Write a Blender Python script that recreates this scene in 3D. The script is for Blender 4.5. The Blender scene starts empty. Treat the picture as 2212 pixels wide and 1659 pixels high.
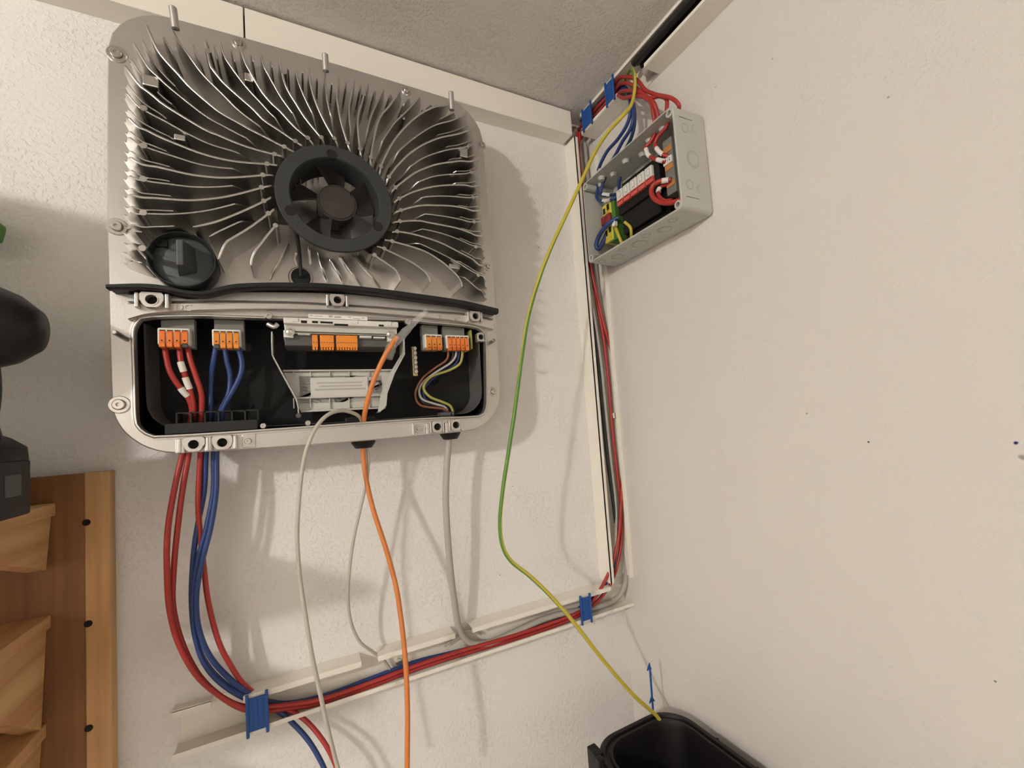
import bpy, bmesh, math, random
from mathutils import Vector, Matrix
random.seed(7)

# ---------------------------------------------------------------- camera
W_PX, H_PX = 2212, 1659
F_PX, CX, CY = 915.07, 1106.0, 854.4
YAW, PITCH, ROLL = (math.radians(v) for v in (26.6256, 3.6014, -4.0199))
CAM = Vector((-0.63120, -0.77183, 0.0))
fwd = Vector((math.sin(YAW)*math.cos(PITCH), math.cos(YAW)*math.cos(PITCH), math.sin(PITCH)))
rgt = Vector((math.cos(YAW), -math.sin(YAW), 0))
upv = rgt.cross(fwd)
r2 = math.cos(ROLL)*rgt + math.sin(ROLL)*upv
u2 = -math.sin(ROLL)*rgt + math.cos(ROLL)*upv
scene = bpy.context.scene
COL = scene.collection
cd = bpy.data.cameras.new('camera'); co = bpy.data.objects.new('camera', cd); COL.objects.link(co)
cd.sensor_fit = 'HORIZONTAL'; cd.sensor_width = 36.0
cd.lens = 36.0*F_PX/W_PX
cd.shift_y = (CY - H_PX/2)/W_PX
cd.shift_x = 0.0
cd.clip_start = 0.02; cd.clip_end = 50
m3 = Matrix((r2, u2, -fwd)).transposed()
co.matrix_world = Matrix.Translation(CAM) @ m3.to_4x4()
scene.camera = co

# ---------------------------------------------------------------- world, light, exposure
wd = bpy.data.worlds.new('world'); scene.world = wd; wd.use_nodes = True
wd.node_tree.nodes['Background'].inputs[0].default_value = (0.9, 0.85, 0.78, 1)
wd.node_tree.nodes['Background'].inputs[1].default_value = 0.02
scene.view_settings.view_transform = 'Standard'
scene.view_settings.look = 'None'
scene.view_settings.gamma = 1.0
scene.view_settings.use_curve_mapping = False
scene.view_settings.exposure = 1.56
LAMP = Vector((-2.25, -1.50, 0.648))
LAMP_W = 34.0
LAMP_COL = (1.0, 0.945, 0.875)

# ---------------------------------------------------------------- helpers: photo pixel on a wall-parallel plane -> point in the room
def ray(x, y):
    return r2*((x-CX)/F_PX) - u2*((y-CY)/F_PX) + fwd
def A(x, y, off=0.0):          # plane parallel to the front wall, 'off' metres in front of it
    d = ray(x, y); return CAM + d*((-off-CAM.y)/d.y)
def B(x, y, off=0.0):          # plane parallel to the right wall
    d = ray(x, y); return CAM + d*((-off-CAM.x)/d.x)
def PA(pts): return [A(*p) for p in pts]
def PB(pts): return [B(*p) for p in pts]

def smooth(pts, n=6):
    pts = [Vector(p) for p in pts]
    if len(pts) < 3: return pts
    P = [pts[0]*2-pts[1]] + pts + [pts[-1]*2-pts[-2]]
    out = []
    for i in range(1, len(P)-2):
        p0, p1, p2, p3 = P[i-1:i+3]
        for k in range(n):
            t = k/n
            out.append(0.5*((2*p1)+(-p0+p2)*t+(2*p0-5*p1+4*p2-p3)*t*t+(-p0+3*p1-3*p2+p3)*t**3))
    out.append(pts[-1]); return out

WORLD = {}
def link(o, parent=None):
    COL.objects.link(o)
    if parent is not None: o.parent = parent
def tag(o, label=None, cat=None, group=None, kind=None):
    if label: o['label'] = label
    if cat: o['category'] = cat
    if group: o['group'] = group
    if kind: o['kind'] = kind
    return o
def thing(name, loc, label, cat, group=None, kind=None):
    o = bpy.data.objects.new(name, None); COL.objects.link(o)
    o.empty_display_size = 0.02
    o.location = loc; WORLD[o] = Vector(loc)
    return tag(o, label, cat, group, kind)

class MB:
    def __init__(s): s.v = []; s.f = []; s.mi = []
    def add(s, vs, fs, mi=0):
        b = len(s.v); s.v += [Vector(v) for v in vs]
        for f in fs: s.f.append([b+i for i in f]); s.mi.append(mi)
        return s
    def box(s, lo, hi, mi=0):
        x0, y0, z0 = (min(a, b) for a, b in zip(lo, hi)); x1, y1, z1 = (max(a, b) for a, b in zip(lo, hi))
        return s.add([(x0,y0,z0),(x1,y0,z0),(x1,y1,z0),(x0,y1,z0),(x0,y0,z1),(x1,y0,z1),(x1,y1,z1),(x0,y1,z1)],
                     [(0,3,2,1),(4,5,6,7),(0,1,5,4),(1,2,6,5),(2,3,7,6),(3,0,4,7)], mi)
    def hexa(s, eight, mi=0):     # 4 front corners then 4 back corners, same order
        return s.add(eight, [(0,1,2,3),(7,6,5,4),(0,4,5,1),(1,5,6,2),(2,6,7,3),(3,7,4,0)], mi)
    def tube(s, pts, r, seg=10, n=6, caps=True, mi=0, half=None, twist=0.0):
        pts = smooth(pts, n) if n > 1 else [Vector(p) for p in pts]
        N = len(pts); b = len(s.v); up = None; L = 0
        for i, p in enumerate(pts):
            t = (pts[min(i+1, N-1)]-pts[max(i-1, 0)]).normalized()
            if up is None:
                up = Vector((0, 0, 1)) if abs(t.z) < .9 else Vector((1, 0, 0))
            up = (up - t*up.dot(t)).normalized(); side = t.cross(up)
            rr = r(i/(N-1)) if callable(r) else r
            if i: L += (p-pts[i-1]).length
            for k in range(seg):
                a = 2*math.pi*k/seg + twist*L
                s.v.append(p + (up*math.cos(a)+side*math.sin(a))*rr)
        for i in range(N-1):
            for k in range(seg):
                k2 = (k+1) % seg
                s.f.append([b+i*seg+k, b+i*seg+k2, b+(i+1)*seg+k2, b+(i+1)*seg+k])
                s.mi.append((1 if k < half else 0) if half is not None else mi)
        if caps:
            s.f.append([b+k for k in range(seg)][::-1]); s.mi.append(mi)
            s.f.append([b+(N-1)*seg+k for k in range(seg)]); s.mi.append(mi)
        return s
    def cyl(s, p0, p1, r0, r1=None, seg=20, mi=0):
        if r1 is None: r1 = r0
        return s.lathe(p0, Vector(p1)-Vector(p0), [(0, 0), (r0, 0), (r1, 1), (0, 1)], seg, True, mi)
    def lathe(s, o, axis, prof, seg=24, norm=False, mi=0):
        # profile of (radius, distance along axis); distance in units of the axis length when norm
        o = Vector(o); ax = Vector(axis); L = ax.length; ax = ax/L; sc = L if norm else 1
        t = Vector((0, 0, 1)) if abs(ax.z) < .9 else Vector((1, 0, 0))
        u = ax.cross(t).normalized(); w = ax.cross(u)
        rings = []
        for r, h in prof:
            if r <= 1e-9:
                s.v.append(o+ax*h*sc); rings.append([len(s.v)-1])
            else:
                b = len(s.v)
                for k in range(seg):
                    a = 2*math.pi*k/seg
                    s.v.append(o+ax*h*sc+(u*math.cos(a)+w*math.sin(a))*r)
                rings.append(list(range(b, b+seg)))
        for a, c in zip(rings, rings[1:]):
            if len(a) == 1 and len(c) == 1: continue
            for k in range(seg):
                k2 = (k+1) % seg
                if len(a) == 1: s.f.append([a[0], c[k2], c[k]])
                elif len(c) == 1: s.f.append([a[k], a[k2], c[0]])
                else: s.f.append([a[k], a[k2], c[k2], c[k]])
                s.mi.append(mi)
        return s
    def loops(s, loops, cap0=False, cap1=False, mi=0):
        # skin a list of equally long closed loops
        n = len(loops[0]); b = len(s.v)
        for l in loops: s.v += [Vector(p) for p in l]
        for i in range(len(loops)-1):
            for k in range(n):
                k2 = (k+1) % n
                s.f.append([b+i*n+k, b+i*n+k2, b+(i+1)*n+k2, b+(i+1)*n+k]); s.mi.append(mi)
        if cap0: s.f.append([b+k for k in range(n)][::-1]); s.mi.append(mi)
        if cap1: s.f.append([b+(len(loops)-1)*n+k for k in range(n)]); s.mi.append(mi)
        return s
    def prism(s, poly, vec, mi=0):
        vec = Vector(vec); poly = [Vector(p) for p in poly]
        return s.loops([poly, [p+vec for p in poly]], True, True, mi)
    def build(s, name, mats, parent=None, shade=False, bevel=0, origin=None, bseg=2, angle=35):
        if not isinstance(mats, (list, tuple)): mats = [mats]
        if parent is not None: o0 = WORLD[parent]
        elif origin is not None: o0 = Vector(origin)
        else:
            lo = [min(v[i] for v in s.v) for i in range(3)]; hi = [max(v[i] for v in s.v) for i in range(3)]
            o0 = Vector(((lo[0]+hi[0])/2, (lo[1]+hi[1])/2, lo[2]))
        me = bpy.data.meshes.new(name)
        me.from_pydata([v-o0 for v in s.v], [], s.f)
        for m in mats: me.materials.append(m)
        if len(mats) > 1:
            for p, k in zip(me.polygons, s.mi): p.material_index = k
        bm = bmesh.new(); bm.from_mesh(me); bmesh.ops.recalc_face_normals(bm, faces=bm.faces); bm.to_mesh(me); bm.free()
        if shade:
            for p in me.polygons: p.use_smooth = True
            try: me.set_sharp_from_angle(angle=math.radians(angle))
            except Exception: pass
        o = bpy.data.objects.new(name, me); link(o, parent)
        if parent is None: o.location = o0
        WORLD[o] = o0
        if bevel:
            b = o.modifiers.new('bevel', 'BEVEL'); b.width = bevel; b.segments = bseg; b.limit_method = 'ANGLE'; b.angle_limit = math.radians(40)
            b.harden_normals = False
        return o

def copy_mesh(o, parent, delta, name=None):      # another object that shares the mesh, moved by delta
    c = bpy.data.objects.new(name or o.name.split('.')[0], o.data); link(c, parent)
    for m in o.modifiers:
        if m.type == 'BEVEL':
            b = c.modifiers.new('bevel', 'BEVEL'); b.width = m.width; b.segments = m.segments; b.limit_method = 'ANGLE'; b.angle_limit = m.angle_limit
    c.location = Vector(o.location)+Vector(delta); WORLD[c] = WORLD[parent] if parent else c.location.copy()
    return c

# ---------------------------------------------------------------- materials
def mat(name, col, rough=.5, metal=0, bump=None, var=0, spec=.5, alpha=None, coat=0, trans=0):
    m = bpy.data.materials.new(name); m.use_nodes = True
    nt = m.node_tree; N = nt.nodes; L = nt.links; b = N['Principled BSDF']
    b.inputs['Base Color'].default_value = (*col, 1); b.inputs['Roughness'].default_value = rough
    b.inputs['Metallic'].default_value = metal
    b.inputs['Specular IOR Level'].default_value = spec
    if trans: b.inputs['Transmission Weight'].default_value = trans
    if alpha is not None: b.inputs['Alpha'].default_value = alpha
    tc = N.new('ShaderNodeTexCoord'); geo = N.new('ShaderNodeNewGeometry')
    if var:
        n = N.new('ShaderNodeTexNoise'); n.inputs['Scale'].default_value = 14; n.inputs['Detail'].default_value = 4
        L.new(geo.outputs['Position'], n.inputs['Vector'])
        mx = N.new('ShaderNodeMix'); mx.data_type = 'RGBA'
        mx.inputs[6].default_value = (*[c*(1-var) for c in col], 1); mx.inputs[7].default_value = (*[min(1, c*(1+var)) for c in col], 1)
        L.new(n.outputs['Fac'], mx.inputs[0]); L.new(mx.outputs[2], b.inputs['Base Color'])
    if bump:
        sc, dist, st = bump
        n = N.new('ShaderNodeTexNoise'); n.inputs['Scale'].default_value = sc; n.inputs['Detail'].default_value = 3
        L.new(geo.outputs['Position'], n.inputs['Vector'])
        bp = N.new('ShaderNodeBump'); bp.inputs['Strength'].default_value = st; bp.inputs['Distance'].default_value = dist
        L.new(n.outputs['Fac'], bp.inputs['Height']); L.new(bp.outputs['Normal'], b.inputs['Normal'])
    return m

def plaster(name, col, scale, st, spots=()):
    m = mat(name, col, .85, spec=.2)
    nt = m.node_tree; N = nt.nodes; L = nt.links; b = N['Principled BSDF']; g = N.new('ShaderNodeNewGeometry')
    mp = N.new('ShaderNodeMapping'); L.new(g.outputs['Position'], mp.inputs['Vector'])
    n1 = N.new('ShaderNodeTexNoise'); n1.inputs['Scale'].default_value = scale; n1.inputs['Detail'].default_value = 3; n1.inputs['Roughness'].default_value = .55
    n2 = N.new('ShaderNodeTexNoise'); n2.inputs['Scale'].default_value = 9; n2.inputs['Detail'].default_value = 2
    for n in (n1, n2): L.new(mp.outputs['Vector'], n.inputs['Vector'])
    rp = N.new('ShaderNodeValToRGB'); rp.color_ramp.elements[0].position = .50; rp.color_ramp.elements[1].position = .66
    L.new(n1.outputs['Fac'], rp.inputs['Fac'])
    md = N.new('ShaderNodeMapRange'); md.inputs['From Min'].default_value = .3; md.inputs['From Max'].default_value = .65; md.inputs['To Min'].default_value = .25; md.inputs['To Max'].default_value = 1
    L.new(n2.outputs['Fac'], md.inputs['Value'])
    ml = N.new('ShaderNodeMath'); ml.operation = 'MULTIPLY'; L.new(rp.outputs['Color'], ml.inputs[0]); L.new(md.outputs['Result'], ml.inputs[1])
    bp = N.new('ShaderNodeBump'); bp.inputs['Strength'].default_value = st; bp.inputs['Distance'].default_value = .0016
    L.new(ml.outputs['Value'], bp.inputs['Height']); L.new(bp.outputs['Normal'], b.inputs['Normal'])
    last = None
    base = N.new('ShaderNodeRGB'); base.outputs[0].default_value = (*col, 1); cur = base.outputs[0]
    for (p, r, sc) in spots:
        v = N.new('ShaderNodeVectorMath'); v.operation = 'DISTANCE'; v.inputs[1].default_value = p
        L.new(g.outputs['Position'], v.inputs[0])
        nn = N.new('ShaderNodeTexNoise'); nn.inputs['Scale'].default_value = 260; L.new(g.outputs['Position'], nn.inputs['Vector'])
        ad = N.new('ShaderNodeMath'); ad.operation = 'MULTIPLY_ADD'; ad.inputs[1].default_value = r*.9; L.new(nn.outputs['Fac'], ad.inputs[0]); L.new(v.outputs['Value'], ad.inputs[2])
        mr = N.new('ShaderNodeMapRange'); mr.inputs['From Min'].default_value = r*1.0; mr.inputs['From Max'].default_value = r*1.6; mr.inputs['To Min'].default_value = 1; mr.inputs['To Max'].default_value = 0
        L.new(ad.outputs['Value'], mr.inputs['Value'])
        mx = N.new('ShaderNodeMix'); mx.data_type = 'RGBA'; L.new(mr.outputs['Result'], mx.inputs[0]); L.new(cur, mx.inputs[6]); mx.inputs[7].default_value = (*sc, 1)
        cur = mx.outputs[2]
    L.new(cur, b.inputs['Base Color'])
    return m

def wood(name, c0, c1, axis, scale=1.0):
    m = mat(name, c0, .6); nt = m.node_tree; N = nt.nodes; L = nt.links; b = N['Principled BSDF']
    g = N.new('ShaderNodeNewGeometry'); mp = N.new('ShaderNodeMapping'); L.new(g.outputs['Position'], mp.inputs['Vector'])
    s = [60*scale, 60*scale, 60*scale]; s[axis] = 3*scale; mp.inputs['Scale'].default_value = s
    n = N.new('ShaderNodeTexNoise'); n.inputs['Scale'].default_value = 1; n.inputs['Detail'].default_value = 5; L.new(mp.outputs['Vector'], n.inputs['Vector'])
    rp = N.new('ShaderNodeValToRGB'); rp.color_ramp.elements[0].color = (*c0, 1); rp.color_ramp.elements[1].color = (*c1, 1)
    rp.color_ramp.elements[0].position = .32; rp.color_ramp.elements[1].position = .68
    L.new(n.outputs['Fac'], rp.inputs['Fac']); L.new(rp.outputs['Color'], b.inputs['Base Color'])
    bp = N.new('ShaderNodeBump'); bp.inputs['Strength'].default_value = .25; bp.inputs['Distance'].default_value = .0008
    L.new(n.outputs['Fac'], bp.inputs['Height']); L.new(bp.outputs['Normal'], b.inputs['Normal'])
    return m

def emis(name, col, st):
    m = bpy.data.materials.new(name); m.use_nodes = True; nt = m.node_tree; nt.nodes.clear()
    e = nt.nodes.new('ShaderNodeEmission'); o = nt.nodes.new('ShaderNodeOutputMaterial')
    e.inputs[0].default_value = (*col, 1); e.inputs[1].default_value = st; nt.links.new(e.outputs[0], o.inputs[0]); return m

def wp(p): return tuple(p)
SPA = [(wp(A(1163, 534)), .0012, (.10, .09, .08)), (wp(A(1108, 1050)), .0011, (.25, .23, .2)), (wp(A(1080, 1242)), .0013, (.25, .23, .2))]
SPB = [(wp(B(1876, 955)), .0013, (.06, .06, .05)), (wp(B(2194, 957)), .0020, (.03, .02, .16)), (wp(B(1743, 893)), .0014, (.30, .27, .23)),
       (wp(B(1919, 210)), .0014, (.35, .32, .28)), (wp(B(1669, 127)), .0016, (.45, .40, .35)), (wp(B(2150, 1472)), .0013, (.22, .2, .17)),
       (wp(B(1546, 188)), .0013, (.35, .30, .25)), (wp(B(1390, 1042)), .0010, (.2, .18, .15)), (wp(B(2208, 988)), .0028, (.34, .31, .28))]
M = {}
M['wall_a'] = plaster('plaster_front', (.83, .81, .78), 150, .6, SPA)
M['wall_b'] = plaster('plaster_right_dimmed', (.70, .67, .63), 170, .32, SPB)  # same white paint as the front wall, darkened against the lamp's stronger light here
M['wall_c'] = mat('plaster_room', (.82, .79, .75), .9)
M['ceil'] = plaster('plaster_ceiling', (.74, .71, .67), 210, .8)
M['floor'] = mat('concrete', (.42, .40, .38), .8, var=.15)
M['pvc'] = mat('cream_pvc', (.88, .84, .75), .36, bump=(40, .0004, .15))
M['alu'] = mat('cast_aluminium', (.60, .585, .56), .40, .9, bump=(900, .00035, .25), var=.10)
M['fin'] = mat('fin_aluminium', (.58, .565, .54), .33, 1.0, bump=(700, .0002, .15), var=.06)
M['steel'] = mat('steel', (.60, .58, .55), .30, .95)
M['black'] = mat('black_plastic', (.009, .009, .009), .5, spec=.3)
M['blackm'] = mat('matt_black_plastic', (.006, .0065, .007), .6, spec=.25)
M['ringm'] = mat('charcoal_plastic', (.026, .029, .030), .62, bump=(1200, .0002, .2))
M['knob'] = mat('anthracite_plastic', (.020, .023, .025), .45, spec=.4)
M['knobf'] = mat('slate_plastic', (.070, .078, .078), .5)
M['blade'] = mat('brown_black_plastic', (.035, .028, .026), .42)
M['rubber'] = mat('black_rubber', (.010, .011, .012), .5, spec=.35)
M['greyp'] = mat('grey_plastic', (.20, .20, .18), .55)  # grey lowered to carry the shadow lying on the terminal blocks
M['greybox'] = mat('light_grey_plastic', (.50, .50, .46), .48, bump=(500, .0001, .1))
M['dgrey'] = mat('dark_grey_plastic', (.09, .09, .088), .55)
M['whitep'] = mat('offwhite_plastic', (.72, .71, .66), .45)
M['flap'] = mat('milky_plastic', (.55, .55, .51), .35)
M['labelw'] = mat('white_label', (.82, .81, .78), .6)
M['print'] = mat('grey_print', (.42, .42, .41), .7)
M['labelg'] = mat('pale_label', (.62, .62, .58), .6)
M['printd'] = mat('dark_print', (.06, .06, .06), .7)
M['orange'] = mat('orange_lever', (.80, .20, .03), .4)
M['orange2'] = mat('amber_lever', (.78, .26, .03), .4)
M['red'] = mat('red_cable', (.40, .032, .026), .42)
M['blue'] = mat('blue_cable', (.020, .050, .190), .42)
M['bluecl'] = mat('blue_clip_plastic', (.012, .085, .33), .45)
M['orc'] = mat('orange_cable', (.66, .215, .055), .42)
M['grc'] = mat('grey_cable', (.42, .40, .36), .5)
M['grc2'] = mat('pale_grey_cable', (.50, .48, .41), .5)
M['yel'] = mat('yellow_insulation', (.56, .46, .05), .4)
M['grn'] = mat('green_insulation', (.10, .24, .03), .4)
M['olive'] = mat('olive_insulation', (.36, .33, .08), .45)
M['comb'] = mat('comb_plastic', (.020, .021, .020), .6, spec=.3)
M['groove_shade'] = mat('shaded_ring_plastic', (.36, .36, .33), .5)  # the box's own grey, darkened to put groove shading into the rings
M['dsteel'] = mat('dark_steel', (.25, .24, .22), .35, .9)
M['brn'] = mat('brown_insulation', (.22, .07, .025), .45)
M['blkc'] = mat('black_insulation', (.015, .015, .015), .4)
M['sleeve'] = mat('white_sleeve', (.80, .77, .72), .5)
M['film'] = mat('clear_film', (.95, .95, .93), .06, alpha=.16, spec=1.0)
M['brass'] = mat('brass', (.50, .42, .24), .35, .9)
M['copper'] = mat('orange_brown_plastic', (.55, .22, .06), .5)
M['redp'] = mat('red_plastic', (.62, .10, .085), .4)
M['dred'] = mat('dark_red_plastic', (.26, .018, .02), .45)
M['yelp'] = mat('yellow_plastic', (.66, .56, .07), .45)
M['grnp'] = mat('green_plastic', (.07, .20, .03), .5)
M['wood_l'] = wood('light_wood', (.50, .27, .10), (.68, .42, .19), 2)
M['wood_y'] = wood('light_wood_across', (.52, .28, .11), (.72, .46, .22), 1)
M['wood_d'] = wood('brown_wood', (.20, .085, .028), (.30, .135, .048), 2)
M['hole'] = mat('dark_hole', (.01, .008, .006), .9)
M['drill'] = mat('drill_black_plastic', (.008, .007, .0075), .42, spec=.35)
M['drillr'] = mat('drill_red_plastic', (.16, .012, .022), .4)
M['batt'] = mat('battery_grey_plastic', (.030, .027, .027), .5, spec=.3)

# ---------------------------------------------------------------- the room
FLOOR, CEIL = -1.62, 0.689
RX, RY = -3.0, -2.7
def slab(name, lo, hi, m):
    o = MB().box(lo, hi).build(name, m); return tag(o, kind='structure')
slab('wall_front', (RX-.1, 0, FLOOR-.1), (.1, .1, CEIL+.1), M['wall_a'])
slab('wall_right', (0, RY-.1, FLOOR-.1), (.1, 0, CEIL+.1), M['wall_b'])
slab('wall_left', (RX-.1, RY-.1, FLOOR-.1), (RX, 0, CEIL+.1), M['wall_c'])
slab('wall_back', (RX, RY-.1, FLOOR-.1), (0, RY, CEIL+.1), M['wall_c'])
slab('floor', (RX, RY, FLOOR-.1), (0, 0, FLOOR), M['floor'])
slab('ceiling', (RX, RY, CEIL), (0, 0, CEIL+.1), M['ceil'])

# ceiling lamp of the room, left of and behind the camera
lp = thing('ceiling_lamp', (LAMP.x, LAMP.y, CEIL), 'bare round bulb in a white socket on the ceiling', 'lamp')
MB().lathe((LAMP.x, LAMP.y, CEIL), (0, 0, -1), [(0, 0), (.045, 0), (.045, .006), (.022, .014), (.020, .034), (0, .034)], 24).build('socket', M['whitep'], lp, True)
bulb = MB().lathe((LAMP.x, LAMP.y, CEIL-.034), (0, 0, -1), [(0, 0), (.016, 0), (.018, .012), (.036, .032), (.045, .055), (.036, .080), (.018, .092), (0, .096)], 24)
bulb.build('bulb', emis('bulb_glow', LAMP_COL, LAMP_W*10), lp, True)

# ---------------------------------------------------------------- inverter on the front wall
FO = 0.095                      # the flange's front face stands this far off the wall
XC = -0.5755
inv = thing('solar_inverter', (XC, 0, -.0115), 'large open silver solar inverter with curved cooling fins and black fan on white wall', 'inverter')

def rrect(x0, x1, z0, z1, r, n=10, m=10, bx=0, bz=0):
    pts = []
    cs = [(x1-r, z1-r, 0), (x0+r, z1-r, 90), (x0+r, z0+r, 180), (x1-r, z0+r, 270)]
    for i, (cx, cz, a0) in enumerate(cs):
        for k in range(n+1):
            a = math.radians(a0+90*k/n); pts.append((cx+r*math.cos(a), cz+r*math.sin(a)))
        nx = cs[(i+1) % 4]; a = math.radians(nx[2]); q = (nx[0]+r*math.cos(a), nx[1]+r*math.sin(a)); p = pts[-1]
        for k in range(1, m): pts.append((p[0]+(q[0]-p[0])*k/m, p[1]+(q[1]-p[1])*k/m))
    xc, zc, hx, hz = (x0+x1)/2, (z0+z1)/2, (x1-x0)/2, (z1-z0)/2
    return [(x+bx*((x-xc)/hx)*(1-((z-zc)/hz)**2), z+bz*((z-zc)/hz)*(1-((x-xc)/hx)**2)) for x, z in pts]
def polar(poly, c, N=240):
    out = []
    for k in range(N):
        a = 2*math.pi*k/N; d = (math.cos(a), math.sin(a)); best = None
        for (x0, z0), (x1, z1) in zip(poly, poly[1:]+poly[:1]):
            ex, ez = x1-x0, z1-z0; den = d[0]*ez-d[1]*ex
            if abs(den) < 1e-12: continue
            t = ((x0-c[0])*ez-(z0-c[1])*ex)/den; u = ((x0-c[0])*d[1]-(z0-c[1])*d[0])/den
            if t > 0 and -1e-6 <= u <= 1+1e-6 and (best is None or t < best): best = t
        out.append((c[0]+d[0]*best, c[1]+d[1]*best))
    return out
def at_y(loop, off): return [(x, -off, z) for x, z in loop]
def grow(loop, c, d):
    out = []; n = len(loop)
    for i in range(n):
        p0, p1 = loop[i-1], loop[(i+1) % n]; tx, tz = p1[0]-p0[0], p1[1]-p0[1]; l = math.hypot(tx, tz) or 1
        out.append((loop[i][0]+tz/l*d, loop[i][1]-tx/l*d))
    return out

OC = (XC, .093)
outer = polar(rrect(XC-.2595, XC+.2595, -.0075, .581, .064, bx=.004, bz=.005), OC)
opening_px = [(292, 820), (289, 725), (292, 706), (301, 693), (317, 686), (414, 683), (500, 685), (572, 688), (700, 689), (862, 692), (940, 698), (1000, 703), (1030, 708), (1044, 716), (1049, 728),
              (1050, 780), (1051, 850), (1050, 876), (1045, 889), (1033, 897), (900, 903), (700, 917), (500, 931), (345, 940), (322, 937), (303, 924), (295, 904)]
op = [(p.x, p.z) for p in smooth([A(x, y, .100) for x, y in opening_px+opening_px[:1]], 4)][:-1]
opening = polar(op, OC)
lip = grow(opening, OC, .0042)

fl = MB(); fl.loops([at_y(grow(outer, OC, -.002), .082), at_y(outer, .084), at_y(outer, .0935), at_y(grow(outer, OC, -.0015), FO), at_y(opening, FO)])
fl.build('mounting_flange', M['alu'], inv, True, angle=30)
MB().loops([at_y(grow(opening, OC, .0062), FO-.0005), at_y(grow(opening, OC, .0058), .0965), at_y(grow(opening, OC, .0040), .0966), at_y(grow(opening, OC, .0032), .0985), at_y(grow(opening, OC, .0018), .0992), at_y(grow(opening, OC, .0006), .0990), at_y(opening, .097), at_y(opening, .088)]).build('opening_rim', M['alu'], inv, True, angle=50)
MB().loops([at_y(grow(opening, OC, .0004), .094), at_y(grow(opening, OC, .002), .030)], False, True).build('terminal_tray', M['blackm'], inv, True)
rear = MB(); rear.loops([at_y(grow(outer, OC, -.030), .083), at_y(grow(outer, OC, -.034), .0)], False, True)
rear.build('rear_housing', M['alu'], inv, True)

# fins: traced plan curves, real height above the flange
FINS = """M1 v 600,480 595,487 578,507 561,529 551,542 543,558 541,570
M2 v 597,447 580,461 539,491 501,514 489,522 478,540 469,556
M3 t 590,423 570,434 528,454 471,477 426,488 381,495 345,498 293,499 266,501
M4 t 590,399 565,405 516,418 471,427 415,432 370,430 336,427 290,422 266,423
M5 t 593,377 568,378 516,382 471,383 415,377 370,367 336,359 299,351 268,345
M6 t 605,357 577,354 516,349 471,341 426,328 388,313 347,296 313,279 293,269 268,260
M7 t 619,340 593,333 548,321 505,306 473,292 440,278 358,228 325,201 297,178 268,153
M8 t 637,327 614,317 570,294 538,278 514,264 483,247 462,232 412,189 384,158 358,130 335,97 321,68
M9 t 659,318 638,305 603,281 570,259 548,236 516,208 483,178 467,158 453,136 450,100
M10 t 677,309 665,298 635,272 603,237 592,228 570,203 555,180 541,155 526,124 518,111
M11 t 700,307 694,297 663,259 642,227 614,175 602,138
M12 t 730,309 722,299 701,262 685,227 674,194 669,163 667,155
M13 t 758,327 751,309 737,263 731,231 728,201 732,175
M14 t 781,340 778,322 773,272 775,245 782,220 796,192
M15 t 802,357 801,340 814,272 826,245 842,227 867,212
M16 w 820,377 823,360 827,349 840,322 856,296 881,268 909,245 939,230 961,222 976,218
M17 t 834,395 840,382 853,364 868,347 885,331 912,313 950,297 999,286 1022,297
M18 t 843,417 854,405 874,389 896,373 923,361 950,353 994,347 1021,347 1035,354
M19 t 848,438 862,429 885,417 912,408 939,402 972,399 1004,399 1026,402 1039,414
M20 t 848,460 866,454 885,448 912,443 939,443 972,444 1004,449 1026,455 1042,469
M21 t 845,480 864,478 891,476 912,477 914,478 952,485 990,493 1015,502 1034,509 1047,523
M22 t 844,500 858,500 882,503 914,511 952,524 990,543 1022,560 1038,573 1051,588
M23 v 827,516 847,521 870,527 901,536 927,547 952,563 971,578 987,594 999,608 1001,617
M24 v 810,529 830,537 857,550 889,566 914,583 928,597 932,607
M25 v 800,545 809,551 832,566 853,581 863,593 867,604
S2 t 553,468 535,470 516,479 471,500 440,515 358,532 307,535 290,538 266,544
S3 t 546,436 523,435 483,446 449,454 403,460 358,462 318,461 290,460 266,462
S4 t 544,404 521,398 471,403 415,403 358,396 320,391 290,384 266,384
S5 t 546,371 525,364 471,361 426,353 381,339 320,319 293,307 268,303
S6 t 557,345 528,332 483,320 449,309 403,287 358,262 320,242 293,223 268,209
S7 t 577,323 557,307 527,295 483,272 440,247 368,190 336,160 316,139 289,106
S8 w 601,302 581,284 554,267 516,238 483,205 440,162 412,125 385,83 368,55
S9 t 629,291 616,272 586,246 564,222 538,194 520,172 499,143 483,115 477,103
S10 t 662,287 653,269 636,249 609,212 592,183 580,161 569,138 563,128
S11 t 695,287 688,269 672,238 653,198 641,161 638,154
S12 w 730,294 723,272 712,238 705,202 702,151
S13 t 761,311 760,300 758,281 755,256 755,228 760,201 765,184
S14 t 790,311 790,300 794,281 802,250 815,221 830,205
S15 t 816,346 820,322 827,303 833,293 853,264 881,237 910,226
S16 t 841,357 846,347 858,331 869,319 901,293 939,270 983,257 1009,264
S17 t 859,384 869,371 891,356 912,342 939,331 972,322 1009,316 1034,327
S18 t 872,412 883,402 912,389 939,380 972,376 1013,373 1037,383
S19 t 880,442 895,431 918,425 950,423 983,424 1019,426 1041,440
S20 t 883,469 898,462 923,462 961,467 994,473 1021,479 1045,496
S21 t 876,498 896,492 927,497 965,507 996,519 1025,531 1049,556
S22 t 867,522 887,519 914,529 952,547 990,567 1028,590 1053,622
X1 t 372,561 331,561 297,562 266,567
X2 t 977,576 991,585 1015,603 1041,624 1053,645
R1 r 687,541 694,573 708,606
R2 r 713,558 726,581 744,609
R3 r 734,549 758,587 784,614
R4 r 760,548 789,584 823,617
R5 r 668,528 668,548 672,567
R6 r 640,544 637,558 642,567
R7 r 623,523 613,544 598,573 581,600"""
FH = .055
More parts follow.
